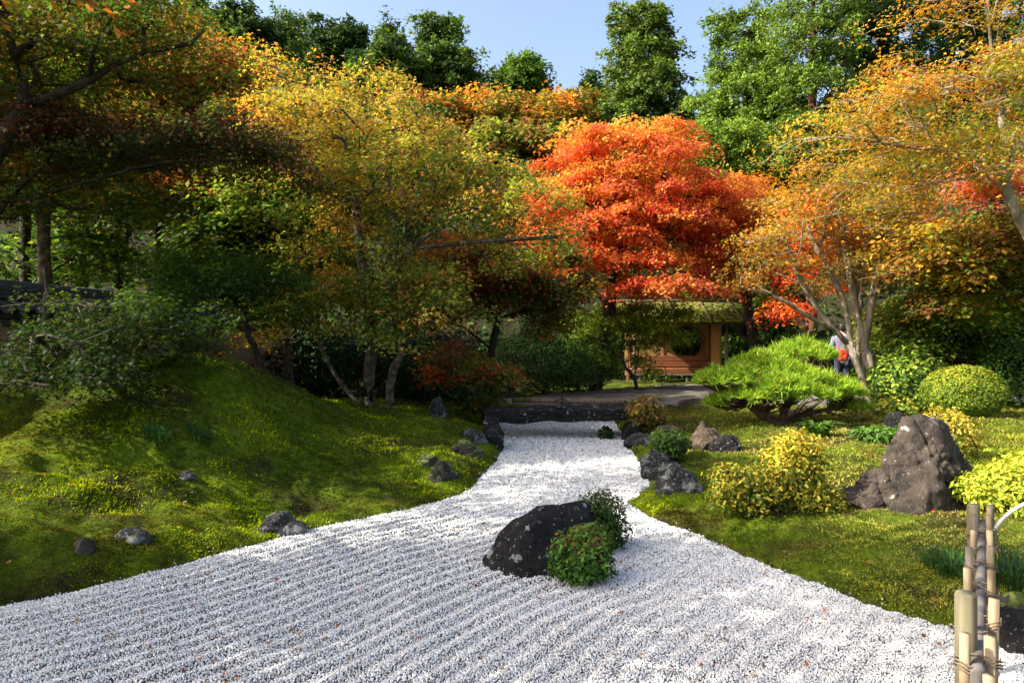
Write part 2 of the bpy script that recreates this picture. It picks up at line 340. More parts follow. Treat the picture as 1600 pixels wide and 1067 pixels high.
# ------------------------------------------------------------------ raked white gravel
rng = np.random.default_rng(7)
def furrow(x, y):
    d = seg_dist(x, y, LBs[::2]); w = d + .03 * vnoise(x * 1.3, y * 1.3, s=41)
    a = np.clip(.7 + .5 * vnoise(x * .7, y * .7, s=43), .3, 1.1)
    return .0095 * a * np.sin(w * 2 * np.pi / .125 + .5 * vnoise(x * 2, y * 2, s=44)) * sst(.0, .3, d) + .012 * vnoise(x * 3.5, y * 3.5, s=42)
PTS = []; SC = []
for (y0, y1, sp) in ((1.9, 2.9, .03), (2.9, 4.4, .0095), (4.4, 5.6, .0115), (5.6, 7.2, .0145), (7.2, 9.5, .019), (9.5, 13.2, .026)):
    x = np.arange(-4.6, 3.6, sp); y = np.arange(y0, y1, sp); X, Y = np.meshgrid(x, y); X = X.ravel(); Y = Y.ravel()
    keep = (np.abs(X) < Y * .80 + .35); X, Y = X[keep], Y[keep]
    X = X + rng.uniform(-.5, .5, X.shape) * sp; Y = Y + rng.uniform(-.5, .5, Y.shape) * sp
    k = gravel_sd(X, Y) < .012; X, Y = X[k], Y[k]
    s = sp * rng.uniform(.36, .74, X.shape)
    Z = furrow(X, Y) + rng.normal(0, .35, X.shape) * sp * .45 - .004
    PTS.append(np.stack([X, Y, Z], -1)); SC.append(np.stack([s * rng.uniform(.8, 1.25, X.shape), s * rng.uniform(.8, 1.2, X.shape), s * rng.uniform(.55, .95, X.shape)], -1))
X = rng.uniform(-4.6, 3.2, 260000); Y = rng.uniform(3, 9.5, 260000); d = gravel_sd(X, Y); k = (d > .01) & (d < .16) & (rng.random(len(X)) < .3 * np.exp(-d / .018)); X, Y = X[k], Y[k]; s = .0075 * rng.uniform(.5, 1, X.shape)
PTS.append(np.stack([X, Y, zt(X, Y) + .003], -1)); SC.append(np.stack([s, s * .9, s * .75], -1))
PTS = np.concatenate(PTS); SC = np.concatenate(SC)
me = bpy.data.meshes.new('gravel'); me.vertices.add(len(PTS)); me.vertices.foreach_set('co', PTS.astype(np.float32).ravel())
a = me.attributes.new('scl', 'FLOAT_VECTOR', 'POINT'); a.data.foreach_set('vector', SC.astype(np.float32).ravel())
a = me.attributes.new('rot', 'FLOAT_VECTOR', 'POINT'); a.data.foreach_set('vector', rng.uniform(-3.1, 3.1, PTS.shape).astype(np.float32).ravel())
ng = bpy.data.node_groups.new('gravel_scatter', 'GeometryNodeTree')
ng.interface.new_socket('Geometry', in_out='INPUT', socket_type='NodeSocketGeometry'); ng.interface.new_socket('Geometry', in_out='OUTPUT', socket_type='NodeSocketGeometry')
gi, go = ng.nodes.new('NodeGroupInput'), ng.nodes.new('NodeGroupOutput')
ico = ng.nodes.new('GeometryNodeMeshIcoSphere'); ico.inputs['Radius'].default_value = 1; ico.inputs['Subdivisions'].default_value = 1
sm = ng.nodes.new('GeometryNodeSetMaterial'); sm.inputs['Material'].default_value = MATS['pebble']; ng.links.new(ico.outputs['Mesh'], sm.inputs['Geometry'])
iop = ng.nodes.new('GeometryNodeInstanceOnPoints'); ng.links.new(gi.outputs[0], iop.inputs['Points']); ng.links.new(sm.outputs[0], iop.inputs['Instance'])
for nm, sk in (('rot', 'Rotation'), ('scl', 'Scale')):
    na = ng.nodes.new('GeometryNodeInputNamedAttribute'); na.data_type = 'FLOAT_VECTOR'; na.inputs['Name'].default_value = nm
    if sk == 'Rotation':
        er = ng.nodes.new('FunctionNodeEulerToRotation'); ng.links.new(na.outputs[0], er.inputs[0]); ng.links.new(er.outputs[0], iop.inputs[sk])
    else: ng.links.new(na.outputs[0], iop.inputs[sk])
ng.links.new(iop.outputs[0], go.inputs[0])
gravel = link('gravel', me); gm = gravel.modifiers.new('scatter', 'NODES'); gm.node_group = ng
tag(gravel, 'raked white gravel stream between the mossy banks', 'gravel', kind='stuff')

# ------------------------------------------------------------------ moss
def moss(n0, xr, seed):
    rng = np.random.default_rng(seed)
    Y = 1 / rng.uniform(1 / 15.5, 1 / 3.0, n0); X = rng.uniform(-.82, .82, n0) * Y
    k = (X > xr[0]) & (X < xr[1]); X, Y = X[k], Y[k]; d = gravel_sd(X, Y); k = (d > .0) & ~inside(X, Y, PP) & (X > -6.2); X, Y = X[k], Y[k]
    return X, Y, rng
X, Y, rng = moss(400000, (-6.2, 10), 11)
n = len(X); Z = zt(X, Y) - .003
e = .03; GXn = (zt(X + e, Y) - Z) / e; GYn = (zt(X, Y + e) - Z) / e
up = np.stack([-GXn * .6, -GYn * .6, np.ones(n)], -1)
T = up / np.linalg.norm(up, axis=1)[:, None] + rng.normal(0, .75, (n, 3)) * np.array([1, 1, .35]); N = unit(rng, n) + np.array([0, -.3, .5])
S = (.014 + .016 * rng.random(n)) * np.clip(Y / 6, .75, 2.0) * (1 + .5 * sst(.2, .8, vnoise(X * 2.2, Y * 2.2, s=50)))
lo, mid, hi, br = np.array([.035, .072, .002]), np.array([.13, .205, .003]), np.array([.34, .39, .008]), np.array([.085, .055, .014])
q = fbm(X * 1.1, Y * 1.1, s=60, o=4) + .5 * vnoise(X * 6, Y * 6, s=66); c = np.where((q < 0)[:, None], lo + (mid - lo) * np.clip(q + 1, 0, 1)[:, None], mid + (hi - mid) * np.clip(q * 1.5, 0, 1)[:, None])
qb = fbm(X * 2.0 + 40, Y * 2.0, s=70, o=3); kb = sst(.15, .6, qb)[:, None] * (.78 + .15 * sst(-.5, 1.5, X))[:, None]; c = c * (1 - kb) + br * kb
dry = (sst(1.5, 3.0, X) * (.3 + .35 * sst(-.2, .6, vnoise(X * .9, Y * .9, s=77))))[:, None]; c = c * (1 - dry) + np.array([.36, .3, .09]) * dry
c = c * rng.uniform(.45, 1.55, (n, 1))
me = leaf_mesh('moss', np.stack([X, Y, Z], -1), N, T, S, 'blade', c, bend=0)
tag(link('moss', me, 'moss_blade'), 'soft moss carpeting both banks of the gravel', 'moss', kind='stuff')

# ------------------------------------------------------------------ rocks
def hull_planes(P):
    bm = bmesh.new()
    for q in P: bm.verts.new(q)
    bmesh.ops.convex_hull(bm, input=list(bm.verts)); bm.normal_update()
    pl = [(np.array(f.normal), float(f.normal.dot(f.calc_center_median()))) for f in bm.faces]; bm.free(); return pl
def rock_body(P, sub, seed, rough=.05, p=22, center=None, facets=0):
    P = np.asarray(P, float); c = P.mean(0) if center is None else np.asarray(center, float); pl = hull_planes([tuple(q - c) for q in P])
    bm = bmesh.new(); bmesh.ops.create_icosphere(bm, subdivisions=sub, radius=1)
    D = np.array([v.co[:] for v in bm.verts]); D /= np.linalg.norm(D, axis=1)[:, None]
    acc = np.zeros(len(D)); rg = np.random.default_rng(seed); Pc = P - c
    for _ in range(facets):
        nn = rg.normal(size=3) * np.array([1, 1, .7]) + np.array([0, 0, .25]); nn /= np.linalg.norm(nn); pl.append((nn, float((Pc @ nn).max()) * rg.uniform(.72, .9)))
    for nrm, h in pl: acc += np.clip(D @ nrm / max(h, 1e-3), 0, None) ** p
    r = acc ** (-1 / p); ext = np.ptp(P, axis=0).mean(); V = D * r[:, None]; f = 3.2 / ext
    r = r + ext * rough * (fbm(V[:, 0] * f, V[:, 1] * f, V[:, 2] * f, s=seed, o=6) * 1.1 - .35 * np.abs(vnoise(V[:, 0] * f * 2.3, V[:, 1] * f * 2.3, V[:, 2] * f * 2.3, s=seed + 9)))
    cr_ = np.clip(1 - 7 * np.abs(vnoise(V[:, 0] * f * 1.5 + 3, V[:, 1] * f * 1.5, V[:, 2] * f * 1.1, s=seed + 31)), 0, 1) + .6 * np.clip(1 - 6 * np.abs(vnoise(V[:, 0] * f * 3.3, V[:, 1] * f * 3.3, V[:, 2] * f * 2.5, s=seed + 37)), 0, 1)
    r = r - ext * rough * .42 * cr_
    V = D * r[:, None] + c
    for v, q in zip(bm.verts, V): v.co = q
    return bm
def rock(name, label, base, P, mat, sub=4, seed=1, rough=.05, p=22, cat='rock', group=None, extra=None, facets=0):
    """P: corner points in metres about the base point"""
    bm = rock_body(P, sub, seed, rough, p, None, facets)
    if extra:
        for k, P2 in enumerate(extra):
            b2 = rock_body(P2, sub, seed + 50 + k, rough, p, None, facets); t = bpy.data.meshes.new('t'); b2.to_mesh(t); b2.free(); bm.from_mesh(t); bpy.data.meshes.remove(t)
    o = link(name, bm_mesh(name, bm), mat, smooth=True); o.location = tuple(base); tag(o, label, cat, group); return o
def blob(rx, ry, rz, seed, sink=.35, top=.7):
    r = np.random.default_rng(seed); P = []
    for k in range(9):
        a = k * 2 * np.pi / 9 + r.uniform(-.25, .25); P += [(rx * math.cos(a) * r.uniform(.85, 1.05), ry * math.sin(a) * r.uniform(.85, 1.05), -sink * rz), (rx * math.cos(a) * r.uniform(.75, 1.0), ry * math.sin(a) * r.uniform(.75, 1), rz * r.uniform(.25, .55))]
    for k in range(5):
        a = r.uniform(0, 6.28); P.append((rx * top * .6 * math.cos(a), ry * top * .6 * math.sin(a), rz * r.uniform(.82, 1.0)))
    return P
B = hit(825, 905)      # the black rock in the gravel
def rel(px, py, Y, b): return tuple(at(px, py, Y) - b)
b0 = np.array([at(850, 905, 4.75)[0], 4.95, 0.0])
P = [rel(750, 872, 4.95, b0), rel(752, 880, 5.0, b0), rel(772, 912, 4.72, b0), rel(800, 925, 4.62, b0), rel(870, 930, 4.6, b0), rel(925, 930, 4.75, b0), rel(960, 900, 5.1, b0), rel(800, 815, 4.98, b0), rel(832, 790, 5.05, b0), rel(872, 786, 5.05, b0), rel(915, 782, 5.15, b0),
     rel(945, 800, 5.25, b0), rel(960, 850, 5.3, b0), rel(900, 800, 5.35, b0), rel(770, 885, 5.3, b0), rel(850, 880, 5.55, b0), rel(930, 880, 5.55, b0), rel(815, 838, 4.80, b0)]
rock('standing_rock', 'black jagged rock with pale lichen rising out of the white gravel', b0, P, 'rock_black', 6, 3, .035, 90)
b0 = hit(1430, 800) + np.array([0, .25, -.03]); Y0 = b0[1]
P = [rel(1398, 690, Y0 + .1, b0), rel(1402, 666, Y0 + .2, b0), rel(1432, 652, Y0 + .25, b0), rel(1472, 658, Y0 + .3, b0), rel(1492, 690, Y0 + .4, b0), rel(1526, 735, Y0 + .5, b0), rel(1550, 805, Y0 + .4, b0), rel(1510, 820, Y0 - .2, b0), rel(1425, 820, Y0 - .34, b0), rel(1385, 800, Y0 - .25, b0), rel(1392, 740, Y0, b0), rel(1458, 690, Y0 - .02, b0), rel(1468, 740, Y0 - .28, b0), rel(1390, 780, Y0 + .6, b0), rel(1500, 740, Y0 + .8, b0)]
P2 = [rel(1312, 764, Y0 + .05, b0), rel(1310, 776, Y0, b0), rel(1345, 744, Y0 + .1, b0), rel(1390, 728, Y0 + .15, b0), rel(1440, 715, Y0 + .05, b0), rel(1455, 810, Y0 - .3, b0), rel(1380, 808, Y0 - .2, b0), rel(1330, 790, Y0 - .12, b0), rel(1450, 790, Y0 + .4, b0), rel(1360, 790, Y0 + .4, b0)]
rock('standing_rock', 'tall brown rock with a low foot on the sunny moss beside the fence', b0, P, 'rock_brown', 6, 12, .085, 60, extra=[P2], facets=0)
def simple_rock(label, px, py, rx, ry, rz, mat, seed, sub=5, p=14, sink=.35, dz=0, rough=.075, name='garden_rock', back=0.0):
    b = hit(px, py); b[1] += ry * .6 + back; b[0] = (px - CX) / F * b[1]; b[2] = zt1(b[0], b[1]) * .6 + b[2] * .4 + dz - (.22 * rz if px < 760 else .05 * rz)
    return rock(name, label, b, blob(rx, ry, rz, seed, sink), mat, sub if rx > .19 else 4, seed, rough, p * 2, facets=7)
simple_rock('rounded grey rock at the gravel edge, nearest of the pair beside the right bank', 1060, 770, .27, .26, .33, 'rock_grey', 21)
simple_rock('dark rounded rock just behind the grey rock at the gravel edge', 1024, 748, .20, .24, .33, 'rock_grey', 22)
simple_rock('flat low rock under the rusty shrub beside the bridge', 1003, 698, .33, .22, .17, 'rock_grey', 23)
simple_rock('tan flat-topped rock beneath the pine', 1103, 705, .27, .26, .38, 'rock_tan', 24, p=20)
simple_rock('dark wedge rock leaning against the tan rock under the pine', 1135, 707, .26, .2, .22, 'rock_black', 25, p=20)
simple_rock('pale low rock between the rusty shrub and the tan rock', 1045, 690, .28, .24, .26, 'rock_tan', 26)
simple_rock('dark rock supporting the right end of the stone bridge', 988, 685, .2, .35, .36, 'rock_black', 27)
simple_rock('dark rock supporting the left end of the stone bridge', 768, 692, .2, .35, .40, 'rock_black', 28)
simple_rock('flat-topped grey stone beside the left end of the bridge', 742, 692, .24, .2, .24, 'rock_grey', 29, p=24)
simple_rock('mossy rock set into the left bank, nearest the bridge', 725, 712, .26, .2, .22, 'rock_mossy', 30)
simple_rock('dark mossy rock bulging from the middle of the left bank', 692, 752, .22, .2, .3, 'rock_mossy', 31)
simple_rock('small mossy rock higher up the left bank', 668, 728, .16, .15, .16, 'rock_mossy', 32)
simple_rock('grey angular rock in moss just above the gravel edge', 440, 838, .24, .15, .18, 'rock_grey', 33, p=24)
simple_rock('low dark rock half sunk in the left moss', 202, 848, .17, .12, .1, 'rock_grey', 34)
simple_rock('small pinkish rock at the left end of the row in the moss', 128, 866, .08, .08, .1, 'rock_brown', 35)
simple_rock('small flat rock sunk in the moss up the mound slope', 290, 752, .11, .09, .06, 'rock_grey', 36)
simple_rock('pointed upright stone standing in shade beside the maple trunks', 682, 652, .17, .15, .44, 'rock_grey', 37, p=26)
simple_rock('pale leaning stone in the shade under the red maple branch', 797, 615, .22, .2, .34, 'rock_grey', 38, p=22)
simple_rock('small dark rock at the right end of the bamboo pole', 975, 640, .3, .2, .2, 'rock_black', 39)
simple_rock('small grey rock on the lawn by the mossy bank behind the bridge', 822, 612, .25, .2, .15, 'rock_grey', 42)
simple_rock('dark stone at the foot of the bamboo fence, nearest the camera', 1592, 1040, .16, .2, .2, 'rock_black', 43)
simple_rock('dark stone behind the bamboo fence, second from the camera', 1590, 985, .15, .14, .16, 'rock_mossy', 44)
simple_rock('low dark rock on the lawn behind the tall brown rock', 1400, 668, .25, .2, .22, 'rock_black', 45)
simple_rock('long pale stone lying at the edge of the path', 1083, 634, .38, .16, .16, 'rock_tan', 46, p=16)
simple_rock('broad pale stone on the path under the pine branches', 1262, 652, .42, .25, .16, 'rock_tan', 47, p=16)

# ------------------------------------------------------------------ stone bridge, bamboo pole, tied stone
yb = 11.15
br_ = empty('stone_bridge', (.82, yb, 0)); tag(br_, 'dark stone slab bridge crossing the gravel stream', 'bridge')
P = [(-1.25, -.28, .18), (1.22, -.3, .15), (1.25, .5, .18), (-1.22, .5, .2), (-1.25, -.3, .37), (1.2, -.32, .36), (1.25, .5, .41), (-1.2, .5, .42), (0, -.36, .40), (.2, .55, .43), (0, -.34, .14)]
bm = bmesh.new(); bmesh.ops.create_cube(bm, size=1); bmesh.ops.subdivide_edges(bm, edges=list(bm.edges), cuts=22, use_grid_fill=True)
for v in bm.verts:
    x, y, z = v.co.x * 2.5, v.co.y * .8 + .08, v.co.z * .18 + .37
    k = .022 * float(fbm(np.array([x * 3]), np.array([y * 3]), np.array([z * 3]), s=77, o=4)[0])
    v.co = (x + k * 2, y + k * 2, z + k + .02 * math.sin(x * 1.2))
bmesh.ops.smooth_vert(bm, verts=list(bm.verts), factor=.5, use_axis_x=True, use_axis_y=True, use_axis_z=True)
link('slab', bm_mesh('slab', bm), 'rock_black', br_, True)
ts = at(878, 645, 11.05)
st = empty('tied_stone', (ts[0], 11.05, .45)); tag(st, 'small round stone bound with black rope sitting on the bridge', 'stone')
link('stone', bm_mesh('stone', rock_body(blob(.115, .11, .15, 61, .05), 3, 61, .03, 6)), 'rock_grey', st, True)
tb = Tubes(); th = np.linspace(0, 2 * np.pi, 17)
for ang in (0, math.pi / 2):
    ring = np.stack([.118 * np.cos(th) * math.cos(ang), .118 * np.cos(th) * math.sin(ang), .07 + .09 * np.sin(th)], -1); tb.add(ring, .009, 5, False)
tb.add([(0, 0, .155), (.012, 0, .19), (0, .01, .215)], .014, 5)
link('rope', tb.mesh('rope'), 'hemp_black', st, True)
def bamboo(name, a, b, r, mat, parent, seg=.22, seed=0, off=(0, 0, 0)):
    a = np.asarray(a, float); b = np.asarray(b, float); L = np.linalg.norm(b - a); rr = np.random.default_rng(seed); n_ = max(2, int(L / seg))
    ts_ = [0.]; rad = [r]
    for k in range(1, n_):
        c = (k + rr.uniform(-.15, .15)) / n_
        ts_ += [c - .012 / L, c - .004 / L, c + .004 / L, c + .012 / L]; rad += [r, r * 1.1, r * 1.1, r * .98]
    ts_.append(1.); rad.append(r * .97)
    t = Tubes(); t.add(a + np.array(ts_)[:, None] * (b - a), rad, 12); return link(name, t.mesh(name, off), mat, parent, True)
pl = empty('bamboo_pole', at(885, 640, 13.6)); tag(pl, 'dark bamboo pole laid across the way behind the stone bridge', 'pole')
o_ = np.array(pl.location)
bamboo('pole', at(800, 625, 13.6), at(975, 628, 13.4), .05, 'bamboo', pl, .42, 5, o_)
for k, pxx in enumerate((815, 958)):
    q = at(pxx, 640, 13.5); t = Tubes(); t.add([(q[0], q[1], zt1(q[0], q[1]) - .05), (q[0], q[1], q[2])], .03, 8); link('trestle', t.mesh('trestle', o_), 'wood_dark', pl)

# ------------------------------------------------------------------ bamboo fence at the lower right
fe = empty('bamboo_fence', (1.78, 2.75, 0)); tag(fe, 'low weathered bamboo fence tied with twine beside the gravel', 'fence'); fo = np.array(fe.location)
ra, rb = np.array([1.15, 1.75, .36]), np.array([3.03, 4.52, .40]); rd = (rb - ra) / np.linalg.norm(rb - ra); side = np.array([-rd[1], rd[0], 0]); side /= np.linalg.norm(side)
def post(px, py, Y, r, mat, tip=.012):
    q = at(px, py, Y); zb = zt1(q[0], q[1]) - .1; t = Tubes()
    t.add([(q[0], q[1], zb), (q[0] + .004, q[1], (zb + q[2]) / 2), (q[0], q[1], q[2] - tip), (q[0], q[1], q[2])], [r * 1.02, r, r, r * .86], 18); return link('post', t.mesh('post', fo), mat, fe, True)
post(1511, 926, 2.72, .038, 'log_green'); post(1522, 788, 4.5, .036, 'log_green'); post(1549, 790, 4.55, .02, 'bamboo_grey')
rail = bamboo('rail', ra, rb, .024, 'bamboo_grey', fe, .24, 2, fo)
rr = random.Random(5)
for k, (Yp, sd_, hgt, rad_) in enumerate([(2.18, -1, .49, .019), (2.34, 1, .48, .019), (2.58, -1, .50, .018), (2.66, 1, .47, .020), (2.86, -1, .515, .018), (3.0, 1, .485, .021), (3.3, -1, .50, .018), (3.36, 1, .49, .018), (3.62, -1, .505, .018), (3.7, 1, .50, .018), (3.92, -1, .51, .017), (3.98, 1, .51, .017), (4.18, -1, .525, .017), (4.26, 1, .515, .017), (4.4, 1, .535, .016)]):
    q = ra + rd * ((Yp - ra[1]) / rd[1]); off = side * (-sd_) * (.024 + rad_); x, y = q[0] + off[0], q[1] + off[1]; zb = zt1(x, y) - .06
    bamboo('picket', (x, y, zb), (x + rr.uniform(-.012, .012), y + rr.uniform(-.008, .008), hgt), rad_, 'bamboo' if k % 4 else 'wood_grey', fe, .2, 30 + k, fo)
    t = Tubes(); th = np.linspace(0, 2 * np.pi, 14); cc = (q + np.array([x, y, q[2]])) / 2
    for dz in (-.012, 0, .014):
        ring = cc + np.outer(np.cos(th) * (.05 + rad_ * .25), side) + np.outer(np.sin(th) * (.034 + rad_ * .2), rd) + np.array([0, 0, dz]) + np.outer(np.sin(th * 1.0 + k), [0, 0, .018]); t.add(ring, .0032, 4, False)
    e1 = cc + side * .05; t.add([e1, e1 + np.array([rr.uniform(-.03, .03), rr.uniform(-.03, .03), .02]), e1 + np.array([rr.uniform(-.05, .05), rr.uniform(-.05, .05), -.02])], [.003, .0025, .0015], 4)
    link('tie', t.mesh('tie', fo), 'twine', fe)
hp = empty('bamboo_hoop', (3.1, 4.5, .12)); tag(hp, 'pale split bamboo hoop bent into the ground behind the fence', 'hoop')
th = np.linspace(0, math.pi, 24); arc = np.stack([3.42 - .38 * np.cos(th), 4.45 + .1 * np.cos(th), .05 + .52 * np.sin(th)], -1); t = Tubes(); t.add(arc, .012, 8); link('split_cane', t.mesh('split_cane', np.array(hp.location)), 'bamboo_white', hp, True)

# ------------------------------------------------------------------ clay wall with a tiled coping
w0, w1 = np.array([-6.75, 5.2]), np.array([-5.75, 17.5]); wl_ = np.linalg.norm(w1 - w0); wd = (w1 - w0) / wl_; wa = math.atan2(wd[1], wd[0])
ew = empty('clay_wall', (w0[0], w0[1], 0), wa); tag(ew, 'brown clay garden wall with dark tiled coping behind the moss mound', 'wall')
def wpart(name, sx, sy, sz, org, mat, parent=ew, bev=.01): return link(name, box_mesh(name, sx, sy, sz, bev, org), mat, parent)
wpart('plaster', wl_, .34, 2.0, (wl_ / 2, 0, .72), 'plaster'); wpart('wall_plate', wl_, .42, .09, (wl_ / 2, 0, 1.77), 'wood_dark'); wpart('trim_band', wl_, .37, .035, (wl_ / 2, 0, 1.56), 'plaster')
cop = wpart('coping', wl_, .5, .10, (wl_ / 2, 0, 1.865), 'roof_clay')
ty = np.linspace(-.14, .14, 7); prof = np.stack([ty, .035 * np.sin(ty / .28 * 2 * np.pi)], -1)
def tile_mesh():
    V = []; 
    for (u, w_) in ((.0, 0), (.34, -.15)):
        for dz in (0, -.018):
            V += [(t_, -u - .06, w_ + s_ + dz) for t_, s_ in prof]
    n_ = len(prof); Fc = []
    for k in range(n_ - 1):
        Fc += [(k, k + 1, 2 * n_ + k + 1, 2 * n_ + k), (n_ + k + 1, n_ + k, 3 * n_ + k, 3 * n_ + k + 1), (2 * n_ + k, 2 * n_ + k + 1, 3 * n_ + k + 1, 3 * n_ + k), (k + 1, k, n_ + k, n_ + k + 1)]
    me = bpy.data.meshes.new('roof_tile'); me.from_pydata(V, [], Fc); me.materials.append(MATS['roof_clay']); return me
tm = tile_mesh(); k = 0
while k * .27 + .15 < wl_:
    for s_ in (1, -1):
        o = bpy.data.objects.new('roof_tile', tm); col.objects.link(o); o.parent = ew; o.location = (k * .27 + .15, 0, 2.07); o.rotation_euler = (0, 0, 0 if s_ > 0 else math.pi)
    k += 1
rt = Tubes(); th = np.linspace(0, math.pi, 7)
for z_, w_, h_ in ((2.09, .26, .05), (2.14, .22, .05), (2.19, .18, .05)):
    wpart('ridge_course', wl_, w_, h_ - .004, (wl_ / 2, 0, z_), 'roof_clay', ew, .012)
t = Tubes(); t.add([(0, 0, 2.24), (wl_, 0, 2.24)], .075, 12); link('ridge_cap', t.mesh('ridge_cap'), 'roof_clay', ew, True)

# ------------------------------------------------------------------ the waiting pavilion
pv = empty('garden_pavilion', (5.55, 23.0, zt1(5.55, 23))); tag(pv, 'open waiting pavilion with mossy roof, round window and bench', 'pavilion')
def pb(name, sx, sy, sz, org, mat, parent=pv, bev=.012): return link(name, box_mesh(name, sx, sy, sz, bev, org), mat, parent)
for xx, yy, hh in ((-1.55, 0, 2.0), (1.45, 0, 2.0)):
    t = Tubes(); t.add([(xx, yy, -.1), (xx, yy, hh)], .055, 10); link('post', t.mesh('post'), 'wood_grey', pv, True)
for xx in (-1.5, -.28, 1.3): pb('wall_post', .09, .1, 2.15, (xx, 1.55, 1.0), 'wood_red')
# back wall with a round opening
bm = bmesh.new(); nseg = 48; cx0, cz0, rr0 = .53, 1.37, .55; x0_, x1_, z0_, z1_ = -1.6, 1.42, .2, 2.2
ring = [(cx0 + rr0 * math.cos(a) * 1.02, cz0 + rr0 * math.sin(a)) for a in np.linspace(0, 2 * np.pi, nseg, endpoint=False)]
def edge_pt(a):
    dx, dz = math.cos(a), math.sin(a); tt = min(((x1_ if dx > 0 else x0_) - cx0) / dx if abs(dx) > 1e-6 else 1e9, ((z1_ if dz > 0 else z0_) - cz0) / dz if abs(dz) > 1e-6 else 1e9); return (cx0 + dx * tt, cz0 + dz * tt)
angs = sorted(list(np.linspace(0, 2 * np.pi, nseg, endpoint=False)) + [math.atan2(z - cz0, x - cx0) % (2 * np.pi) for x in (x0_, x1_) for z in (z0_, z1_)])
inn = [(cx0 + rr0 * 1.02 * math.cos(a), cz0 + rr0 * math.sin(a)) for a in angs]; out = [edge_pt(a) for a in angs]
Vw = []; Fw = []; na = len(angs)
for yy in (1.52, 1.60):
    Vw += [(x, yy, z) for x, z in inn] + [(x, yy, z) for x, z in out]
for k in range(na):
    j = (k + 1) % na
    Fw += [(k, j, na + j, na + k)[::-1], (2 * na + k, 2 * na + j, 3 * na + j, 3 * na + k), (k, j, 2 * na + j, 2 * na + k), (na + k, na + j, 3 * na + j, 3 * na + k)]
me = bpy.data.meshes.new('back_wall'); me.from_pydata(Vw, [], Fw); bw = link('back_wall', me, 'ochre_plaster', pv)
t = Tubes(); th = np.linspace(0, 2 * np.pi, 49); t.add(np.stack([cx0 + rr0 * 1.03 * np.cos(th), np.full(49, 1.5), cz0 + (rr0 + .005) * np.sin(th)], -1), .022, 6, False); link('window_rim', t.mesh('window_rim'), 'wood_dark', bw, True)
for xx, nm in ((1.42, 'side_wall'),): pb(nm, .08, 1.0, 1.7, (xx, 1.02, 1.2), 'ochre_plaster')
be = pb('bench', 2.75, .5, .06, (-.1, 1.2, .44), 'wood_red')
for z_, h_ in ((.60, .2), (.80, .18)): pb('plank', 2.75, .035, h_, (-.1, 1.47, z_), 'wood_red', be)
pb('plank', 2.75, .04, .16, (-.1, .94, .36), 'wood_red', be)
pb('plank', 2.75, .04, .05, (-.1, .93, .25), 'wood_grey', be)
for xx in (-1.2, .42, 1.1): pb('leg', .08, .08, .42, (xx, .98, .2), 'wood_grey', be)
# roof: front slope with mossy shingle courses
rise = math.atan2(.6, 1.35); roof = pb('roof', 4.3, 1.75, .1, (0, 0, 0), 'thatch_edge'); roof.location = (0, .15, 2.33); roof.rotation_euler = (rise, 0, 0)
back = pb('back_slope', 4.3, 1.6, .1, (0, 0, 0), 'thatch_edge', pv); back.location = (0, 1.62, 2.33); back.rotation_euler = (-rise, 0, 0)
sh = [link('shingle', bm_mesh('s%d' % k, (lambda b: b)(rock_body([(sx * .17, sy * .16, sz * .035) for sx in (-1, 1) for sy in (-1, 1) for sz in (-1, 1)], 3, 200 + k, .05, 8))), 'roof_moss', roof, True) for k in range(4)]
for k in sh: k.hide_render = False
rr = random.Random(3); first = list(sh)
for r_ in range(6):
    for c_ in range(13):
        src = sh[(r_ * 13 + c_ * 7) % 4]
        o = first.pop() if first else bpy.data.objects.new('shingle', src.data)
        if o.name not in col.objects: col.objects.link(o); o.parent = roof
        o.location = (-2.0 + c_ * .333 + rr.uniform(-.03, .03) + (r_ % 2) * .1, -.78 + r_ * .29, .062 + rr.uniform(-.012, .014)); o.rotation_euler = (rr.uniform(-.06, .04), rr.uniform(-.05, .05), rr.uniform(-.25, .25)); o.scale = (rr.uniform(.8, 1.35), rr.uniform(.85, 1.3), rr.uniform(.45, 1.1))
for xx in (-1.4, -.3, .75, 1.75):
    t = Tubes(); t.add([(xx, -.9, .115), (xx + .02, 0, .125), (xx, .86, .115)], .02, 6); link('batten', t.mesh('batten'), 'bamboo', roof, True)
t = Tubes(); t.add([(-2.3, .92, 2.76), (2.25, .92, 2.76)], .05, 8); link('ridge_pole', t.mesh('ridge_pole'), 'wood_dark', pv, True)
t = Tubes(); t.add([(-2.2, -.62, 2.02), (2.35, -.62, 2.0)], .035, 8); link('eave_pole', t.mesh('eave_pole'), 'bamboo', pv, True)

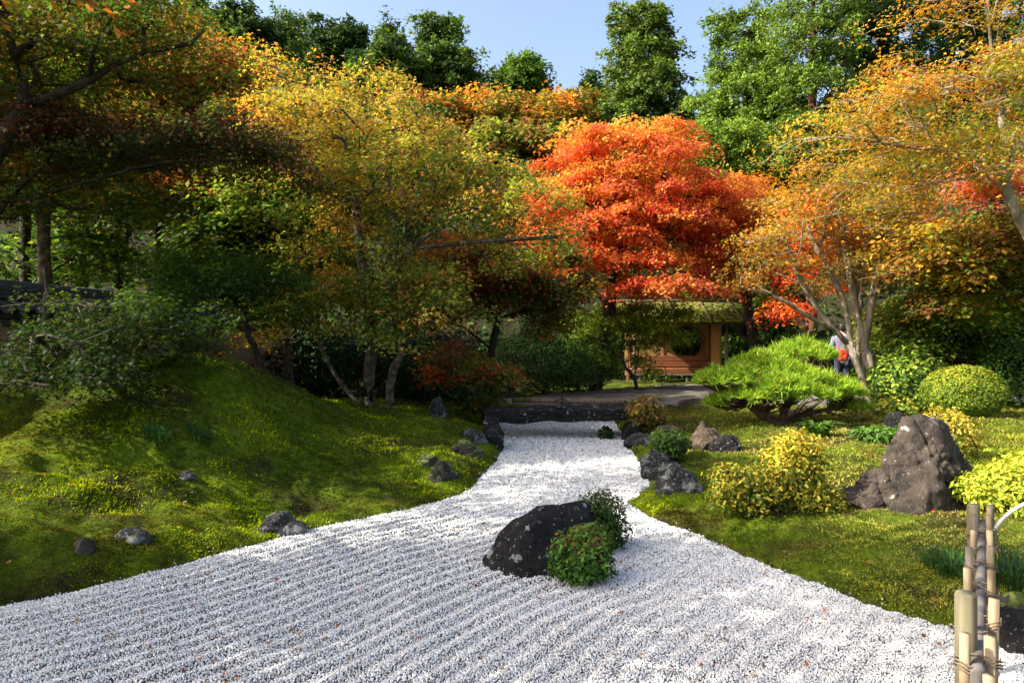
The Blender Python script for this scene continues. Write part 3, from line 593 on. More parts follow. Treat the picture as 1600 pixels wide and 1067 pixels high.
# ------------------------------------------------------------------ trees
G, DG, OL, GO, YE, OR, RE, DR, BR, YG = (.085, .17, .022), (.035, .085, .015), (.2, .19, .03), (.62, .36, .035), (.66, .46, .05), (.68, .24, .025), (.62, .075, .03), (.3, .04, .025), (.24, .1, .035), (.26, .34, .035)
CO, CL, CD = (.045, .085, .018), (.13, .21, .028), (.022, .05, .016)
def tri_count(): pass
def make_tree(name, label, base, ells, pal_lo, pal_hi, clumps=150, leaves=120, kind='three', size=.06, rad=.1, bark='bark_mossy', rc=.4, flat=.32, layer=.0, seed=1,
              trunks=None, group=None, cat='tree', leafmat_='maple_leaf', shell=.35, style='pad', hi_bias=0., tw=True, bf=.35, sunny=.3, lift=.0, dark_in=0):
    rng = np.random.default_rng(seed); base = np.asarray(base, float)
    ells = [(np.asarray(c, float), np.asarray(r, float)) for c, r in ells]
    if style == 'pad': ells = [(c, np.maximum(r - rc * np.array([.95, .95, .35]), .35 * r)) for c, r in ells]
    w = np.array([np.prod(r) ** .8 for _, r in ells]); w /= w.sum(); C = []
    for (c, r), wi in zip(ells, w):
        n_ = max(3, int(clumps * wi))
        if style == 'pad' and n_ > 8:
            npad = max(3, n_ // 5); K = unit(rng, npad * 6) * (shell + (1 - shell) * rng.random((npad * 6, 1)) ** .45); sel = [0]; dm = np.full(len(K), 9.)
            while len(sel) < npad:
                dm = np.minimum(dm, np.linalg.norm((K - K[sel[-1]]) * r * np.array([1, 1, 2.2]), axis=1)); sel.append(int(dm.argmax()))
            P = []
            for k0 in K[sel]:
                ctr = c + k0 * r; m_ = rng.integers(3, 8); aa = rng.uniform(0, 6.28, m_); rho = np.sqrt(rng.random(m_)) * rc * 1.7; slope = np.array([k0[0], k0[1]]) * .38 + rng.normal(0, .12, 2)
                dx, dy = np.cos(aa) * rho, np.sin(aa) * rho; P.append(np.stack([ctr[0] + dx, ctr[1] + dy, ctr[2] - dx * slope[0] - dy * slope[1] - .12 * rho ** 2 / rc + rng.normal(0, .04 * rc, m_)], -1))
            P = np.concatenate(P)
        else:
            d = unit(rng, n_); q = shell + (1.0 - shell) * rng.random(n_) ** .6 * rng.uniform(.8, 1.18, n_); P = c + d * q[:, None] * r
        C.append(P)
    C = np.concatenate(C)
    if layer > 0 and style != 'pad': C[:, 2] = np.round(C[:, 2] / layer + .3 * vnoise(C[:, 0] * .8, C[:, 1] * .8, s=seed)) * layer + rng.normal(0, layer * .12, len(C))
    C[:, 2] = np.maximum(C[:, 2], base[2] + .15)
    lo_z, hi_z = C[:, 2].min(), C[:, 2].max(); mid = C.mean(0)
    # skeleton
    if trunks is None:
        top = mid.copy(); top[2] = lo_z + .35 * (hi_z - lo_z); L = np.linalg.norm(top - base); k_ = np.linspace(0, 1, 6)[:, None]
        tr = base + (top - base) * k_; tr[1:-1, :2] += rng.normal(0, .05 * L, (4, 2)) * .6; trunks = [tr]
    pos, par, pl_ = [], [], []
    for tr in trunks:
        tr = np.asarray(tr, float); tr = smooth_line(tr, 1); last = -1
        if len(pos):
            dd = np.linalg.norm(np.array(pos) - tr[0], axis=1); j = int(dd.argmin()); last = j if dd[j] < .6 else -1
        for a_, b_ in zip(tr[:-1], tr[1:]):
            m_ = max(1, int(np.linalg.norm(b_ - a_) / .3))
            for q in range(m_):
                p_ = a_ + (b_ - a_) * q / m_
                pos.append(p_); par.append(last); pl_.append(0 if last < 0 else pl_[last] + np.linalg.norm(p_ - pos[last])); last = len(pos) - 1
        pos.append(tr[-1]); par.append(last); pl_.append(pl_[last] + .1)
    ntr = len(pos); A = np.zeros((len(pos) + len(C) * 9, 3)); A[:ntr] = pos; PLn = np.zeros(len(A)); PLn[:ntr] = pl_; cnt_n = ntr
    zmin_att = base[2] + (.28 if style == 'pad' else .1) * (mid[2] - base[2])
    order = np.argsort([np.linalg.norm(A[:ntr] - c_, axis=1).min() for c_ in C]); tip = {}
    for ci in order:
        c_ = C[ci]; v_ = A[:cnt_n]; D = np.linalg.norm(v_ - c_, axis=1)
        cost = D * (1 + .8 * np.clip(v_[:, 2] - c_[2] - .1, 0, 2)) + bf * PLn[:cnt_n] + 3.0 * (v_[:, 2] < zmin_att)
        j = int(cost.argmin()); L = D[j]; m_ = int(np.clip(L / .4, 1, 8)); s_ = A[j].copy(); last = j
        bendv = rng.normal(0, .09, 3) * L + np.array([0, 0, (.10 if style == 'pad' else -.06) * L + lift])
        for q in range(1, m_ + 1):
            f = q / m_; p_ = s_ + (c_ - s_) * f + bendv * math.sin(math.pi * f) * (1 if m_ > 1 else 0) + (rng.normal(0, .03, 3) * min(L, 1) if q < m_ else 0)
            A[cnt_n] = p_; par.append(last); PLn[cnt_n] = PLn[last] + L / m_; last = cnt_n; cnt_n += 1
        tip[ci] = last
    A = A[:cnt_n]; par = np.array(par); cn = np.zeros(cnt_n)
    for ci in tip: cn[tip[ci]] += 1
    for k in range(cnt_n - 1, -1, -1):
        cn[k] = max(cn[k], 1)
        if par[k] >= 0: cn[par[k]] += cn[k]
    root = max(cn[k] for k in range(cnt_n) if par[k] < 0)
    R = np.maximum(rad * (cn / root) ** .5, .0045 + .0008 * base[1] / 4)
    R[:ntr] = np.maximum(R[:ntr], rad * .28)
    ch = [[] for _ in range(cnt_n)]
    for k in range(cnt_n):
        if par[k] >= 0: ch[par[k]].append(k)
    tb = Tubes(); stack = [k for k in range(cnt_n) if par[k] < 0]
    starts = [(-1, k) for k in stack]
    while starts:
        p0, k = starts.pop(); chain = ([p0] if p0 >= 0 else []) + [k]
        while ch[k]:
            c_ = sorted(ch[k], key=lambda q: -cn[q]); starts += [(k, q) for q in c_[1:]]; k = c_[0]; chain.append(k)
        if len(chain) < 2: continue
        r_ = R[chain].copy()
        if p0 >= 0: r_[0] = r_[1]
        elif style != 'cone': r_[0] *= 1.35; r_[1] *= 1.1
        mr = r_.max(); tb.add(A[chain], r_, 9 if mr > .06 else (6 if mr > .025 else 3), mr > .02, .06 if mr > .05 else 0, rng)
    # leaves and twigs
    LC, LN, LT, LS, LCOL = [], [], [], [], []
    lo, hi = np.array(pal_lo), np.array(pal_hi); span = max(hi_z - lo_z, .1)
    ax = ells[int(np.argmax(w))][1]
    for c_ in C:
        n_ = int(leaves * rng.uniform(.55, 1.35)); rcl = rc * rng.uniform(.7, 1.25)
        outd = c_ - mid; outd[2] = 0; on = np.linalg.norm(outd); outd = outd / (on + 1e-6)
        if style == 'pad':
            a_ = rng.uniform(0, 2 * np.pi, n_); q = np.sqrt(rng.random(n_)) * (1 + .25 * np.sin(3 * a_ + c_[0] * 7)); loc = np.stack([np.cos(a_) * q, np.sin(a_) * q, rng.normal(0, flat, n_) - .38 * q * q], -1) * rcl
            loc += outd * .35 * rcl * q[:, None] + np.array([0, 0, .25 * rcl])
            Nn = np.array([0, 0, 1.]) + rng.normal(0, .42, (n_, 3)) + np.stack([np.cos(a_), np.sin(a_), 0 * a_], -1) * .45 * q[:, None]
            Tt = np.stack([np.cos(a_), np.sin(a_), -.7 + 0 * a_], -1) + rng.normal(0, .5, (n_, 3))
        else:
            ang = math.atan2(c_[1] - base[1], c_[0] - base[0]) + rng.normal(0, .5); d1 = np.array([math.cos(ang), math.sin(ang), rng.normal(-.05, .2)]); d2 = np.array([-d1[1], d1[0], rng.normal(0, .15)])
            u = rng.random(n_) ** .8 * 2.1 - .7; v_ = rng.normal(0, .42, n_) * (1.15 - .4 * u); loc = (u[:, None] * d1 + v_[:, None] * d2 + np.stack([0 * u, 0 * u, rng.normal(0, flat * .55, n_) - .14 * u * u - .1 * np.abs(v_)], -1)) * rcl
            Nn = rng.normal(0, .6, (n_, 3)) + np.array([0, 0, .8]) + d1 * .3; Tt = d1 + np.outer(np.sign(v_), d2) * .6 + rng.normal(0, .45, (n_, 3))
        LC.append(c_ + loc); LN.append(Nn); LT.append(Tt); LS.append(size * rng.uniform(.6, 1.25, n_))
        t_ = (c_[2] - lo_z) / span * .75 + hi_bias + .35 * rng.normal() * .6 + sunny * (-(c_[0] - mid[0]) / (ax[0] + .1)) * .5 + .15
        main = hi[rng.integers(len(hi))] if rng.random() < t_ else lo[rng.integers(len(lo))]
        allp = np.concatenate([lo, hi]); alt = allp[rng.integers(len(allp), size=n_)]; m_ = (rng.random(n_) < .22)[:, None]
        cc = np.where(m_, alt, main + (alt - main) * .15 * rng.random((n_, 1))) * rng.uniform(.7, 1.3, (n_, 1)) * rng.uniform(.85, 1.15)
        LCOL.append(cc)
        if tw:
            for q in range(2 if base[1] < 16 else 1):
                e = c_ + np.array([rng.normal() * .6, rng.normal() * .6, rng.normal() * .12 - .05]) * rcl; mm_ = (c_ + e) / 2 + np.array([0, 0, .06 * rcl]); r0 = .0035 + .0006 * base[1] / 4
                tb.add([c_, mm_, e], [r0, r0 * .8, r0 * .5], 3, False)
    o = empty(name, tuple(base)); tag(o, label, cat, group)
    link('trunk', tb.mesh('trunk', base), bark, o, True)
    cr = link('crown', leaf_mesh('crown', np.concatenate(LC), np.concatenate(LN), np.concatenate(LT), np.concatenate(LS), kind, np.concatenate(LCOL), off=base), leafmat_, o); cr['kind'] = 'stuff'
    return o
def E(px, py, Y, rx, ry, rd):
    """an ellipsoid of crown: picture centre and half-sizes at depth Y, half-depth in metres"""
    return (at(px, py, Y), (rx / F * Y, rd, ry / F * Y))
def G0(px, Y): x = (px - CX) / F * Y; return np.array([x, Y, zt1(x, Y)])
def line(*pts): return np.array([at(*q) for q in pts])

# --- left, near
b = G0(-130, 8.2)
make_tree('maple_tree', 'broad dark maple overhanging the upper left corner of the garden', b, [E(70, 70, 9.0, 290, 125, 1.1), E(180, 60, 9.3, 120, 80, 1.0), E(60, 300, 8.8, 200, 60, .8)], [DG, (.05, .1, .015), G, (.1, .06, .02)], [(.12, .14, .025), G, (.18, .09, .03), OL, (.4, .2, .03)],
          270, 150, 'three', .048, .105, 'bark_dark', .42, .2, .42, 11, [np.concatenate([[b], line((-90, 400, 8.2), (-20, 260, 8.2), (45, 165, 8.3))]), line((45, 165, 8.3), (20, 60, 8.2), (-20, -60, 8.0)), line((45, 165, 8.3), (120, 140, 8.4), (200, 90, 8.6), (300, 70, 8.8))], group='maples of the garden', hi_bias=-.12)
b = G0(-60, 8.9)
make_tree('maple_tree', 'maple with dark purple-brown horizontal sprays across the upper left', b, [E(70, 205, 8.9, 190, 42, .7), E(290, 225, 9.0, 190, 46, .7), E(420, 255, 9.2, 70, 30, .5)], [(.07, .045, .022), (.12, .045, .03), DG], [(.16, .055, .035), (.12, .07, .03), (.08, .1, .02)], 160, 140, 'three', .046, .045, 'bark_dark', .42, .16, 0, 17,
          [np.concatenate([[b], line((-40, 420, 8.8), (0, 320, 8.6), (60, 270, 8.4))]), line((0, 320, 8.6), (120, 290, 8.4), (240, 255, 8.4), (360, 250, 8.5))], group='maples of the garden')
b = np.array([-11.2, 6.6, zt1(-11.2, 6.6)])
make_tree('evergreen_tree', 'tall evergreen standing out of view to the left that shades the mound', b, [((-11.0, 7.6, 6.4), (1.6, 1.0, 2.2))], [CD, CO], [CO, G], 90, 75, 'wide', .1, .2, 'bark_dark', .6, .25, 0, 18, group='trees behind the clay wall', tw=False)
b = np.array([-8.3, 2.2, zt1(-8.3, 2.2)])
make_tree('maple_tree', 'maple standing beyond the left edge whose leaves shade the gravel', b, [((-6.6, 3.1, 4.5), (2.0, 1.2, 1.2)), ((-8.0, 2.5, 4.9), (1.6, 1.2, 1.3)), ((-6.0, 1.4, 4.3), (1.6, .7, .6)), ((-6.2, 5.3, 5.1), (1.4, 1.0, .7)), ((-5.6, 6.4, 5.3), (1.7, 1.1, .8)), ((-4.9, 2.7, 5.1), (1.3, 1.7, .7)), ((-5.6, 1.2, 4.9), (1.2, .9, .6))], [DG, G, OL], [OR, BR, OL], 345, 84, 'wide', .062, .15, 'bark_mossy', .45, .25, .42, 12, group='maples of the garden')
b = G0(60, 7.9)
make_tree('maple_tree', 'low spreading green maple draped over the left shoulder of the mound', b, [E(180, 500, 7.2, 120, 55, .7), E(125, 575, 6.6, 110, 50, .7), E(260, 520, 7.4, 70, 40, .5), E(60, 600, 6.3, 90, 45, .6)], [(.02, .05, .01), (.018, .045, .008), (.045, .05, .014)], [(.035, .08, .012), (.05, .1, .014), (.09, .15, .02)],
          150, 95, 'star', .038, .07, 'bark_mossy', .26, .25, .22, 13, [np.concatenate([[b], line((75, 470, 7.9), (70, 420, 7.9))]), line((78, 480, 7.9), (110, 470, 7.6), (150, 480, 7.2))], group='maples of the garden')
b = G0(418, 10.0)
make_tree('maple_tree', 'green maple with a thin crooked trunk against the clay wall', b, [E(350, 430, 9.6, 100, 45, .8), E(290, 450, 9.2, 60, 40, .6), E(420, 460, 9.8, 40, 40, .5)], [DG, (.03, .07, .012)], [(.06, .13, .018), G], 110, 120, 'three', .043, .045, 'bark_dark', .34, .22, .26, 14,
          [np.concatenate([[b], line((400, 545, 10), (385, 520, 9.9), (390, 490, 9.8), (360, 465, 9.6))])], group='maples of the garden')
# --- left, behind the wall
for k, (px, Y, w_, bk) in enumerate(((40, 13.5, .10, 'bark_dark'), (122, 15.5, .2, 'bark_red'), (70, 12.5, .11, 'bark_mossy'), (185, 14.5, .09, 'bark_dark'), (250, 16, .1, 'bark_dark'))):
    b = G0(px, Y); lab = ['thin dark tree behind the wall at the far left, lit leaves around it', 'thick reddish cedar trunk rising behind the clay wall', 'grey mossy forked tree behind the tiled wall near the left edge', 'slim dark tree behind the wall, next right of the reddish cedar', 'dark evergreen behind the wall, rightmost of the trunks there'][k]
    make_tree('broadleaf_tree' if k != 1 else 'cedar_tree', lab, b, [E(px + (20, 0, -40, 30, 20)[k], (120, 90, 200, 160, 240)[k], Y, 150, (170, 170, 130, 150, 120)[k], 1.9), E(px + (0, 60, 30, -60, 60)[k], (400, 330, 390, 400, 410)[k], Y + .8, 110, 45, 1.2)], [DG, G], [YG, G, (.3, .33, .04)], 140, 105, 'wide', .085, w_, bk, .5, .3, 0, 30 + k,
              [np.array([b, b + (0.05, 0, 1.5), b + (-.1, .1, 3.5), b + (.1, .1, 5.2)])], group='trees behind the clay wall')
b = G0(330, 14)
make_tree('maple_tree', 'maple behind the mound with orange top above dark green sprays', b, [E(330, 125, 14, 125, 65, 1.6), E(390, 190, 13.4, 95, 70, 1.3), E(260, 220, 13.5, 110, 70, 1.4), E(340, 300, 13, 130, 60, 1.3)], [G, DG, YG], [(.5, .16, .03), (.55, .26, .04), BR, OR, (.3, .12, .03)], 260, 150, 'wide', .055, .11, 'bark_mossy', .42, .22, .4, 41, group='maples of the garden')
b = G0(455, 13)
make_tree('maple_tree', 'shaded green maple between the mound and the golden maple', b, [E(440, 330, 12.6, 120, 90, 1.3), E(480, 430, 12, 100, 60, 1.2), E(370, 370, 12.6, 90, 60, 1.1)], [DG, G, (.06, .1, .02)], [G, YG, OL], 240, 140, 'wide', .056, .09, 'bark_mossy', .42, .22, .36, 42, group='maples of the garden')
# --- the golden maple on the mound
b = G0(590, 11.0); zb = b[2]
tr = [np.concatenate([[G0(568, 10.9)], line((540, 610, 10.9), (505, 555, 10.9), (490, 500, 10.9), (470, 430, 11))]),
      np.concatenate([[G0(578, 11.0)], line((575, 590, 11), (585, 530, 11), (575, 460, 11), (560, 380, 11.1), (555, 300, 11.1), (540, 220, 11.1))]),
      np.concatenate([[G0(608, 10.8)], line((610, 590, 10.8), (632, 540, 10.8), (615, 500, 10.8), (618, 420, 10.8), (650, 380, 10.8), (700, 350, 10.9)), ]), line((618, 420, 10.8), (615, 330, 10.9), (600, 260, 11), (620, 180, 11.1)), line((640, 390, 10.8), (720, 380, 10.6), (800, 375, 10.5), (870, 370, 10.5))]
make_tree('maple_tree', 'golden maple with three pale leaning trunks on the right end of the mound', b, [E(570, 205, 11.3, 150, 90, 1.5), E(480, 185, 11.6, 100, 92, 1.2), E(640, 270, 11, 130, 80, 1.4), E(750, 310, 10.9, 130, 75, 1.3), E(540, 330, 10.9, 110, 80, 1.3), E(490, 475, 10.5, 115, 72, 1.0), E(640, 475, 10.4, 120, 66, 1.0), E(570, 420, 10.8, 130, 60, 1.1), E(830, 350, 10.8, 85, 60, .9)],
          [G, OL, (.12, .17, .02), YG], [(.6, .44, .09), (.62, .45, .09), (.5, .4, .07), (.6, .3, .05), (.4, .38, .06), (.34, .36, .05), (.58, .22, .045)], 520, 110, 'three', .049, .115, 'bark_mossy', .36, .22, .3, 51, tr, group='maples of the garden', hi_bias=-.08, sunny=.1)
# --- centre
b = G0(760, 14.5)
make_tree('maple_tree', 'shaded maple with dark red and olive sprays left of the scarlet maple', b, [E(740, 420, 14, 90, 60, 1.3), E(840, 420, 14.5, 70, 60, 1.2), E(700, 470, 13.6, 70, 40, 1), E(860, 480, 14.5, 60, 40, 1)], [OL, DG, BR, G], [DR, RE, OL, BR], 200, 130, 'wide', .056, .08, 'bark_dark', .4, .22, .3, 52, group='maples of the garden')
b = G0(760, 12.2)
make_tree('maple_tree', 'small low maple with drooping red-tipped branches left of the bridge', b, [E(740, 580, 12, 60, 28, .6), E(785, 590, 11.8, 40, 16, .5), E(710, 555, 12, 40, 22, .5), E(755, 625, 12.1, 35, 16, .5)], [DG, G, OL], [RE, DR, BR, OL], 75, 105, 'three', .05, .045, 'bark_dark', .28, .22, .2, 53, group='maples of the garden')
b = G0(930, 20)
make_tree('maple_tree', 'large scarlet and orange maple glowing above the pavilion', b, [E(985, 255, 20, 140, 75, 1.9), E(960, 330, 19.4, 140, 70, 2.0), E(1060, 320, 19.8, 100, 70, 1.8), E(890, 395, 19, 100, 60, 1.5), E(1000, 428, 18.6, 120, 52, 1.4), E(880, 300, 20, 70, 45, 1.3), E(1110, 390, 20.4, 60, 55, 1.3)],
          [RE, (.6, .11, .06), (.58, .13, .05), (.62, .2, .05)], [(.66, .27, .05), (.68, .33, .06), (.68, .38, .06), (.62, .16, .06)], 330, 360, 'tri', .066, .17, 'bark_dark', .6, .13, .5, 54, group='maples of the garden', hi_bias=-.17)
b = G0(1180, 22.5)
make_tree('maple_tree', 'orange maple filling the gap right of the scarlet maple', b, [E(1150, 330, 22, 70, 60, 1.6), E(1190, 380, 22, 60, 60, 1.5), E(1130, 420, 22.5, 60, 40, 1.3)], [BR, OR, OL], [OR, OR, (.6, .16, .03)], 170, 200, 'tri', .075, .12, 'bark_dark', .55, .22, .4, 55, group='maples of the garden')
b = G0(995, 20.3)
make_tree('maple_tree', 'bright green young maple half hiding the left end of the pavilion', b, [E(950, 500, 20, 65, 26, .9), E(1000, 494, 20.2, 72, 28, .8), E(925, 545, 20, 45, 32, .8), E(1002, 558, 20.4, 32, 38, .5)], [G, YG], [YG, (.2, .3, .03), (.15, .26, .03)], 130, 170, 'tri', .062, .05, 'bark_mossy', .42, .22, .3, 56, group='maples of the garden')
b = G0(1205, 25)
make_tree('broadleaf_tree', 'dark trunked tree standing behind the right end of the pavilion', b, [E(1200, 440, 25.5, 70, 40, 1.4), E(1120, 445, 27, 80, 40, 1.4), E(1180, 520, 27, 60, 40, 1.2)], [DG, G], [G, YG, OL], 120, 110, 'wide', .11, .19, 'bark_dark', .6, .3, 0, 57, group='trees behind the pavilion')
# --- right
b = G0(1345, 13.2)
tr = [np.concatenate([[G0(1362, 13.2)], line((1352, 600, 13.2), (1330, 545, 13.2), (1305, 515, 13.2), (1275, 480, 13.1), (1245, 430, 13), (1225, 370, 13))]),
      np.concatenate([[G0(1368, 13.3)], line((1362, 600, 13.3), (1352, 540, 13.3), (1360, 480, 13.4), (1372, 420, 13.4), (1380, 350, 13.5), (1378, 290, 13.5))]),
      line((1330, 545, 13.2), (1322, 480, 13.2), (1300, 430, 13.2), (1270, 380, 13.2), (1255, 330, 13.3)), line((1305, 515, 13.2), (1270, 500, 13), (1220, 465, 12.9), (1160, 450, 12.8)), line((1352, 540, 13.3), (1335, 470, 13.5), (1320, 390, 13.6), (1310, 310, 13.7)), np.concatenate([[G0(1350, 13.5)], line((1345, 600, 13.5), (1340, 530, 13.6), (1345, 460, 13.7), (1352, 380, 13.8))])]
make_tree('maple_tree', 'many-stemmed pale-barked maple with thinning orange leaves behind the pine', b, [E(1290, 330, 13.2, 100, 55, 1.2), E(1220, 400, 13, 70, 45, 1.0), E(1380, 330, 13.5, 90, 60, 1.3), E(1300, 280, 13.5, 90, 35, 1.0), E(1350, 420, 13.6, 90, 40, 1.1), E(1180, 440, 12.9, 40, 24, .6)], [OL, (.2, .13, .03), (.3, .22, .035), BR], [(.45, .3, .04), (.5, .22, .03), OL, (.36, .3, .04), OR],
          270, 75, 'three', .055, .13, 'bark_pale', .4, .2, .3, 61, tr, group='maples of the garden')
b = G0(1380, 18.5)
make_tree('maple_tree', 'vivid red maple seen through the bare stems behind the pale-barked maple', b, [E(1330, 340, 18.5, 120, 55, 1.6), E(1250, 400, 18.5, 60, 60, 1.3), E(1240, 480, 18, 50, 30, 1), E(1420, 390, 18.8, 60, 50, 1.2)], [RE, RE, DR], [RE, (.65, .12, .03), OR], 190, 200, 'tri', .07, .1, 'bark_dark', .5, .2, .4, 62, group='maples of the garden')
b = G0(1700, 10.6)
tr = [np.concatenate([[b], line((1690, 520, 10.5), (1640, 430, 10.5), (1600, 360, 10.4), (1570, 300, 10.3), (1572, 265, 10.3), (1580, 245, 10.3), (1562, 205, 10.3), (1565, 150, 10.3), (1552, 130, 10.3), (1546, 80, 10.3), (1542, 30, 10.3), (1540, -60, 10.3))]), line((1546, 40, 10.3), (1556, 0, 10.3), (1575, -60, 10.2)), line((1572, 265, 10.3), (1500, 240, 10.0), (1400, 228, 9.8), (1300, 215, 9.7)), line((1562, 140, 10.3), (1530, 128, 10.1), (1500, 120, 10))]
make_tree('maple_tree', 'tall golden maple with a crooked white trunk at the right edge', b, [E(1510, 135, 10.2, 130, 48, 1.2), E(1400, 180, 9.9, 110, 50, 1.0), E(1310, 205, 9.8, 95, 30, .7), E(1560, 225, 10.2, 110, 50, 1.1), E(1400, 110, 10, 55, 45, .6), E(1470, 15, 10.2, 95, 34, .7), E(1600, 90, 10.2, 70, 60, .9), E(1440, 265, 10.1, 150, 42, 1.0)],
          [OL, (.36, .27, .04), (.2, .22, .03), YG], [(.56, .34, .04), (.56, .25, .03), (.5, .33, .04), (.5, .17, .03)], 290, 95, 'three', .043, .075, 'bark_pale', .36, .2, .28, 63, tr, group='maples of the garden', hi_bias=.05)
b = G0(1640, 12)
make_tree('maple_tree', 'olive and brown maple at the right edge below the golden one', b, [E(1560, 380, 11.8, 110, 60, 1.3), E(1480, 400, 12, 80, 50, 1.1), E(1540, 460, 12, 90, 40, 1.1)], [OL, G, YG], [BR, OL, GO], 220, 130, 'wide', .055, .09, 'bark_pale', .4, .22, .32, 64, [np.concatenate([[b], line((1650, 500, 12), (1620, 430, 11.9), (1590, 380, 11.8))])], group='maples of the garden')
b = G0(1470, 15)
make_tree('maple_tree', 'shady green maple behind the clipped round bush', b, [E(1440, 500, 14.5, 90, 50, 1.3), E(1530, 520, 14.5, 90, 60, 1.3), E(1580, 570, 14, 60, 50, 1), E(1420, 570, 14.2, 50, 40, .8)], [DG, G], [G, YG, OL], 250, 130, 'wide', .056, .08, 'bark_mossy', .42, .24, .34, 65, group='maples of the garden')
b = G0(1530, 17.5)
make_tree('maple_tree', 'pinkish red maple glimpsed behind the golden maple', b, [E(1520, 280, 17.5, 60, 30, 1.1), E(1580, 290, 17.5, 60, 45, 1.1)], [(.55, .12, .12), RE], [(.6, .25, .25), OR], 80, 160, 'tri', .07, .08, 'bark_dark', .48, .2, .36, 66, group='maples of the garden')

# --- hillside maples and evergreens
for k, (lab, px, Y, es, lo, hi) in enumerate([
    ('broad rust and olive maple dome high on the hillside', 770, 40, [E(760, 195, 40, 150, 45, 3.5), E(680, 190, 39, 70, 40, 2.5), E(860, 190, 41, 80, 40, 2.5)], [OL, BR, DG, G], [OR, BR, OL, GO]),
    ('olive green maple below the rust dome on the hillside', 810, 34, [E(800, 235, 34, 90, 35, 2.4), E(870, 225, 34, 50, 25, 1.6), E(740, 250, 33, 50, 30, 1.6)], [DG, G, OL], [OL, YG, BR]),
    ('small dark brown maple on the hill left of the tall cypress', 905, 44, [E(905, 170, 44, 50, 26, 2.0)], [DG, OL], [BR, OL])]):
    make_tree('maple_tree', lab, G0(px, Y), es, lo, hi, (330, 170, 70)[k], 130, 'wide', .15, .2, 'bark_dark', .95, .25, .8, 70 + k, group='maples on the hillside', tw=False)
def conifer(lab, px, top, bot, hw, Y, seed, lo=[CO, CD], hi=[CO, CL], clumps=110, leaves=100, size=None, shape='cone', name='cedar_tree', rc=None, bark='bark_dark', taper=.75):
    leaves = int(leaves * 1.7)
    b = G0(px, Y); es = []; nE = 5
    for k in range(nE):
        f = (k + .5) / nE; wdt = hw * ((1 - taper) + taper * (f if shape == 'cone' else math.sin(math.pi * min(1, .25 + .7 * f)))); es.append(E(px + (3 if k % 2 else -3), top + (bot - top) * f, Y, wdt, (bot - top) / nE * .62, wdt / F * Y))
    topz = at(px, top, Y); trk = [np.array([b, b + (topz - b) * .3, b + (topz - b) * .65, topz - np.array([0, 0, .3])])]
    return make_tree(name, lab, b, es, lo, hi, int(clumps * 1.9), int(leaves * .53), 'tri', (size or .0046 * Y) * .8, .006 * Y + .05, bark, rc or .0145 * Y, .42, 0, seed, trk, 'evergreens on the hill', leafmat_='evergreen_leaf', style='cone', shell=.3, tw=False, bf=.15)
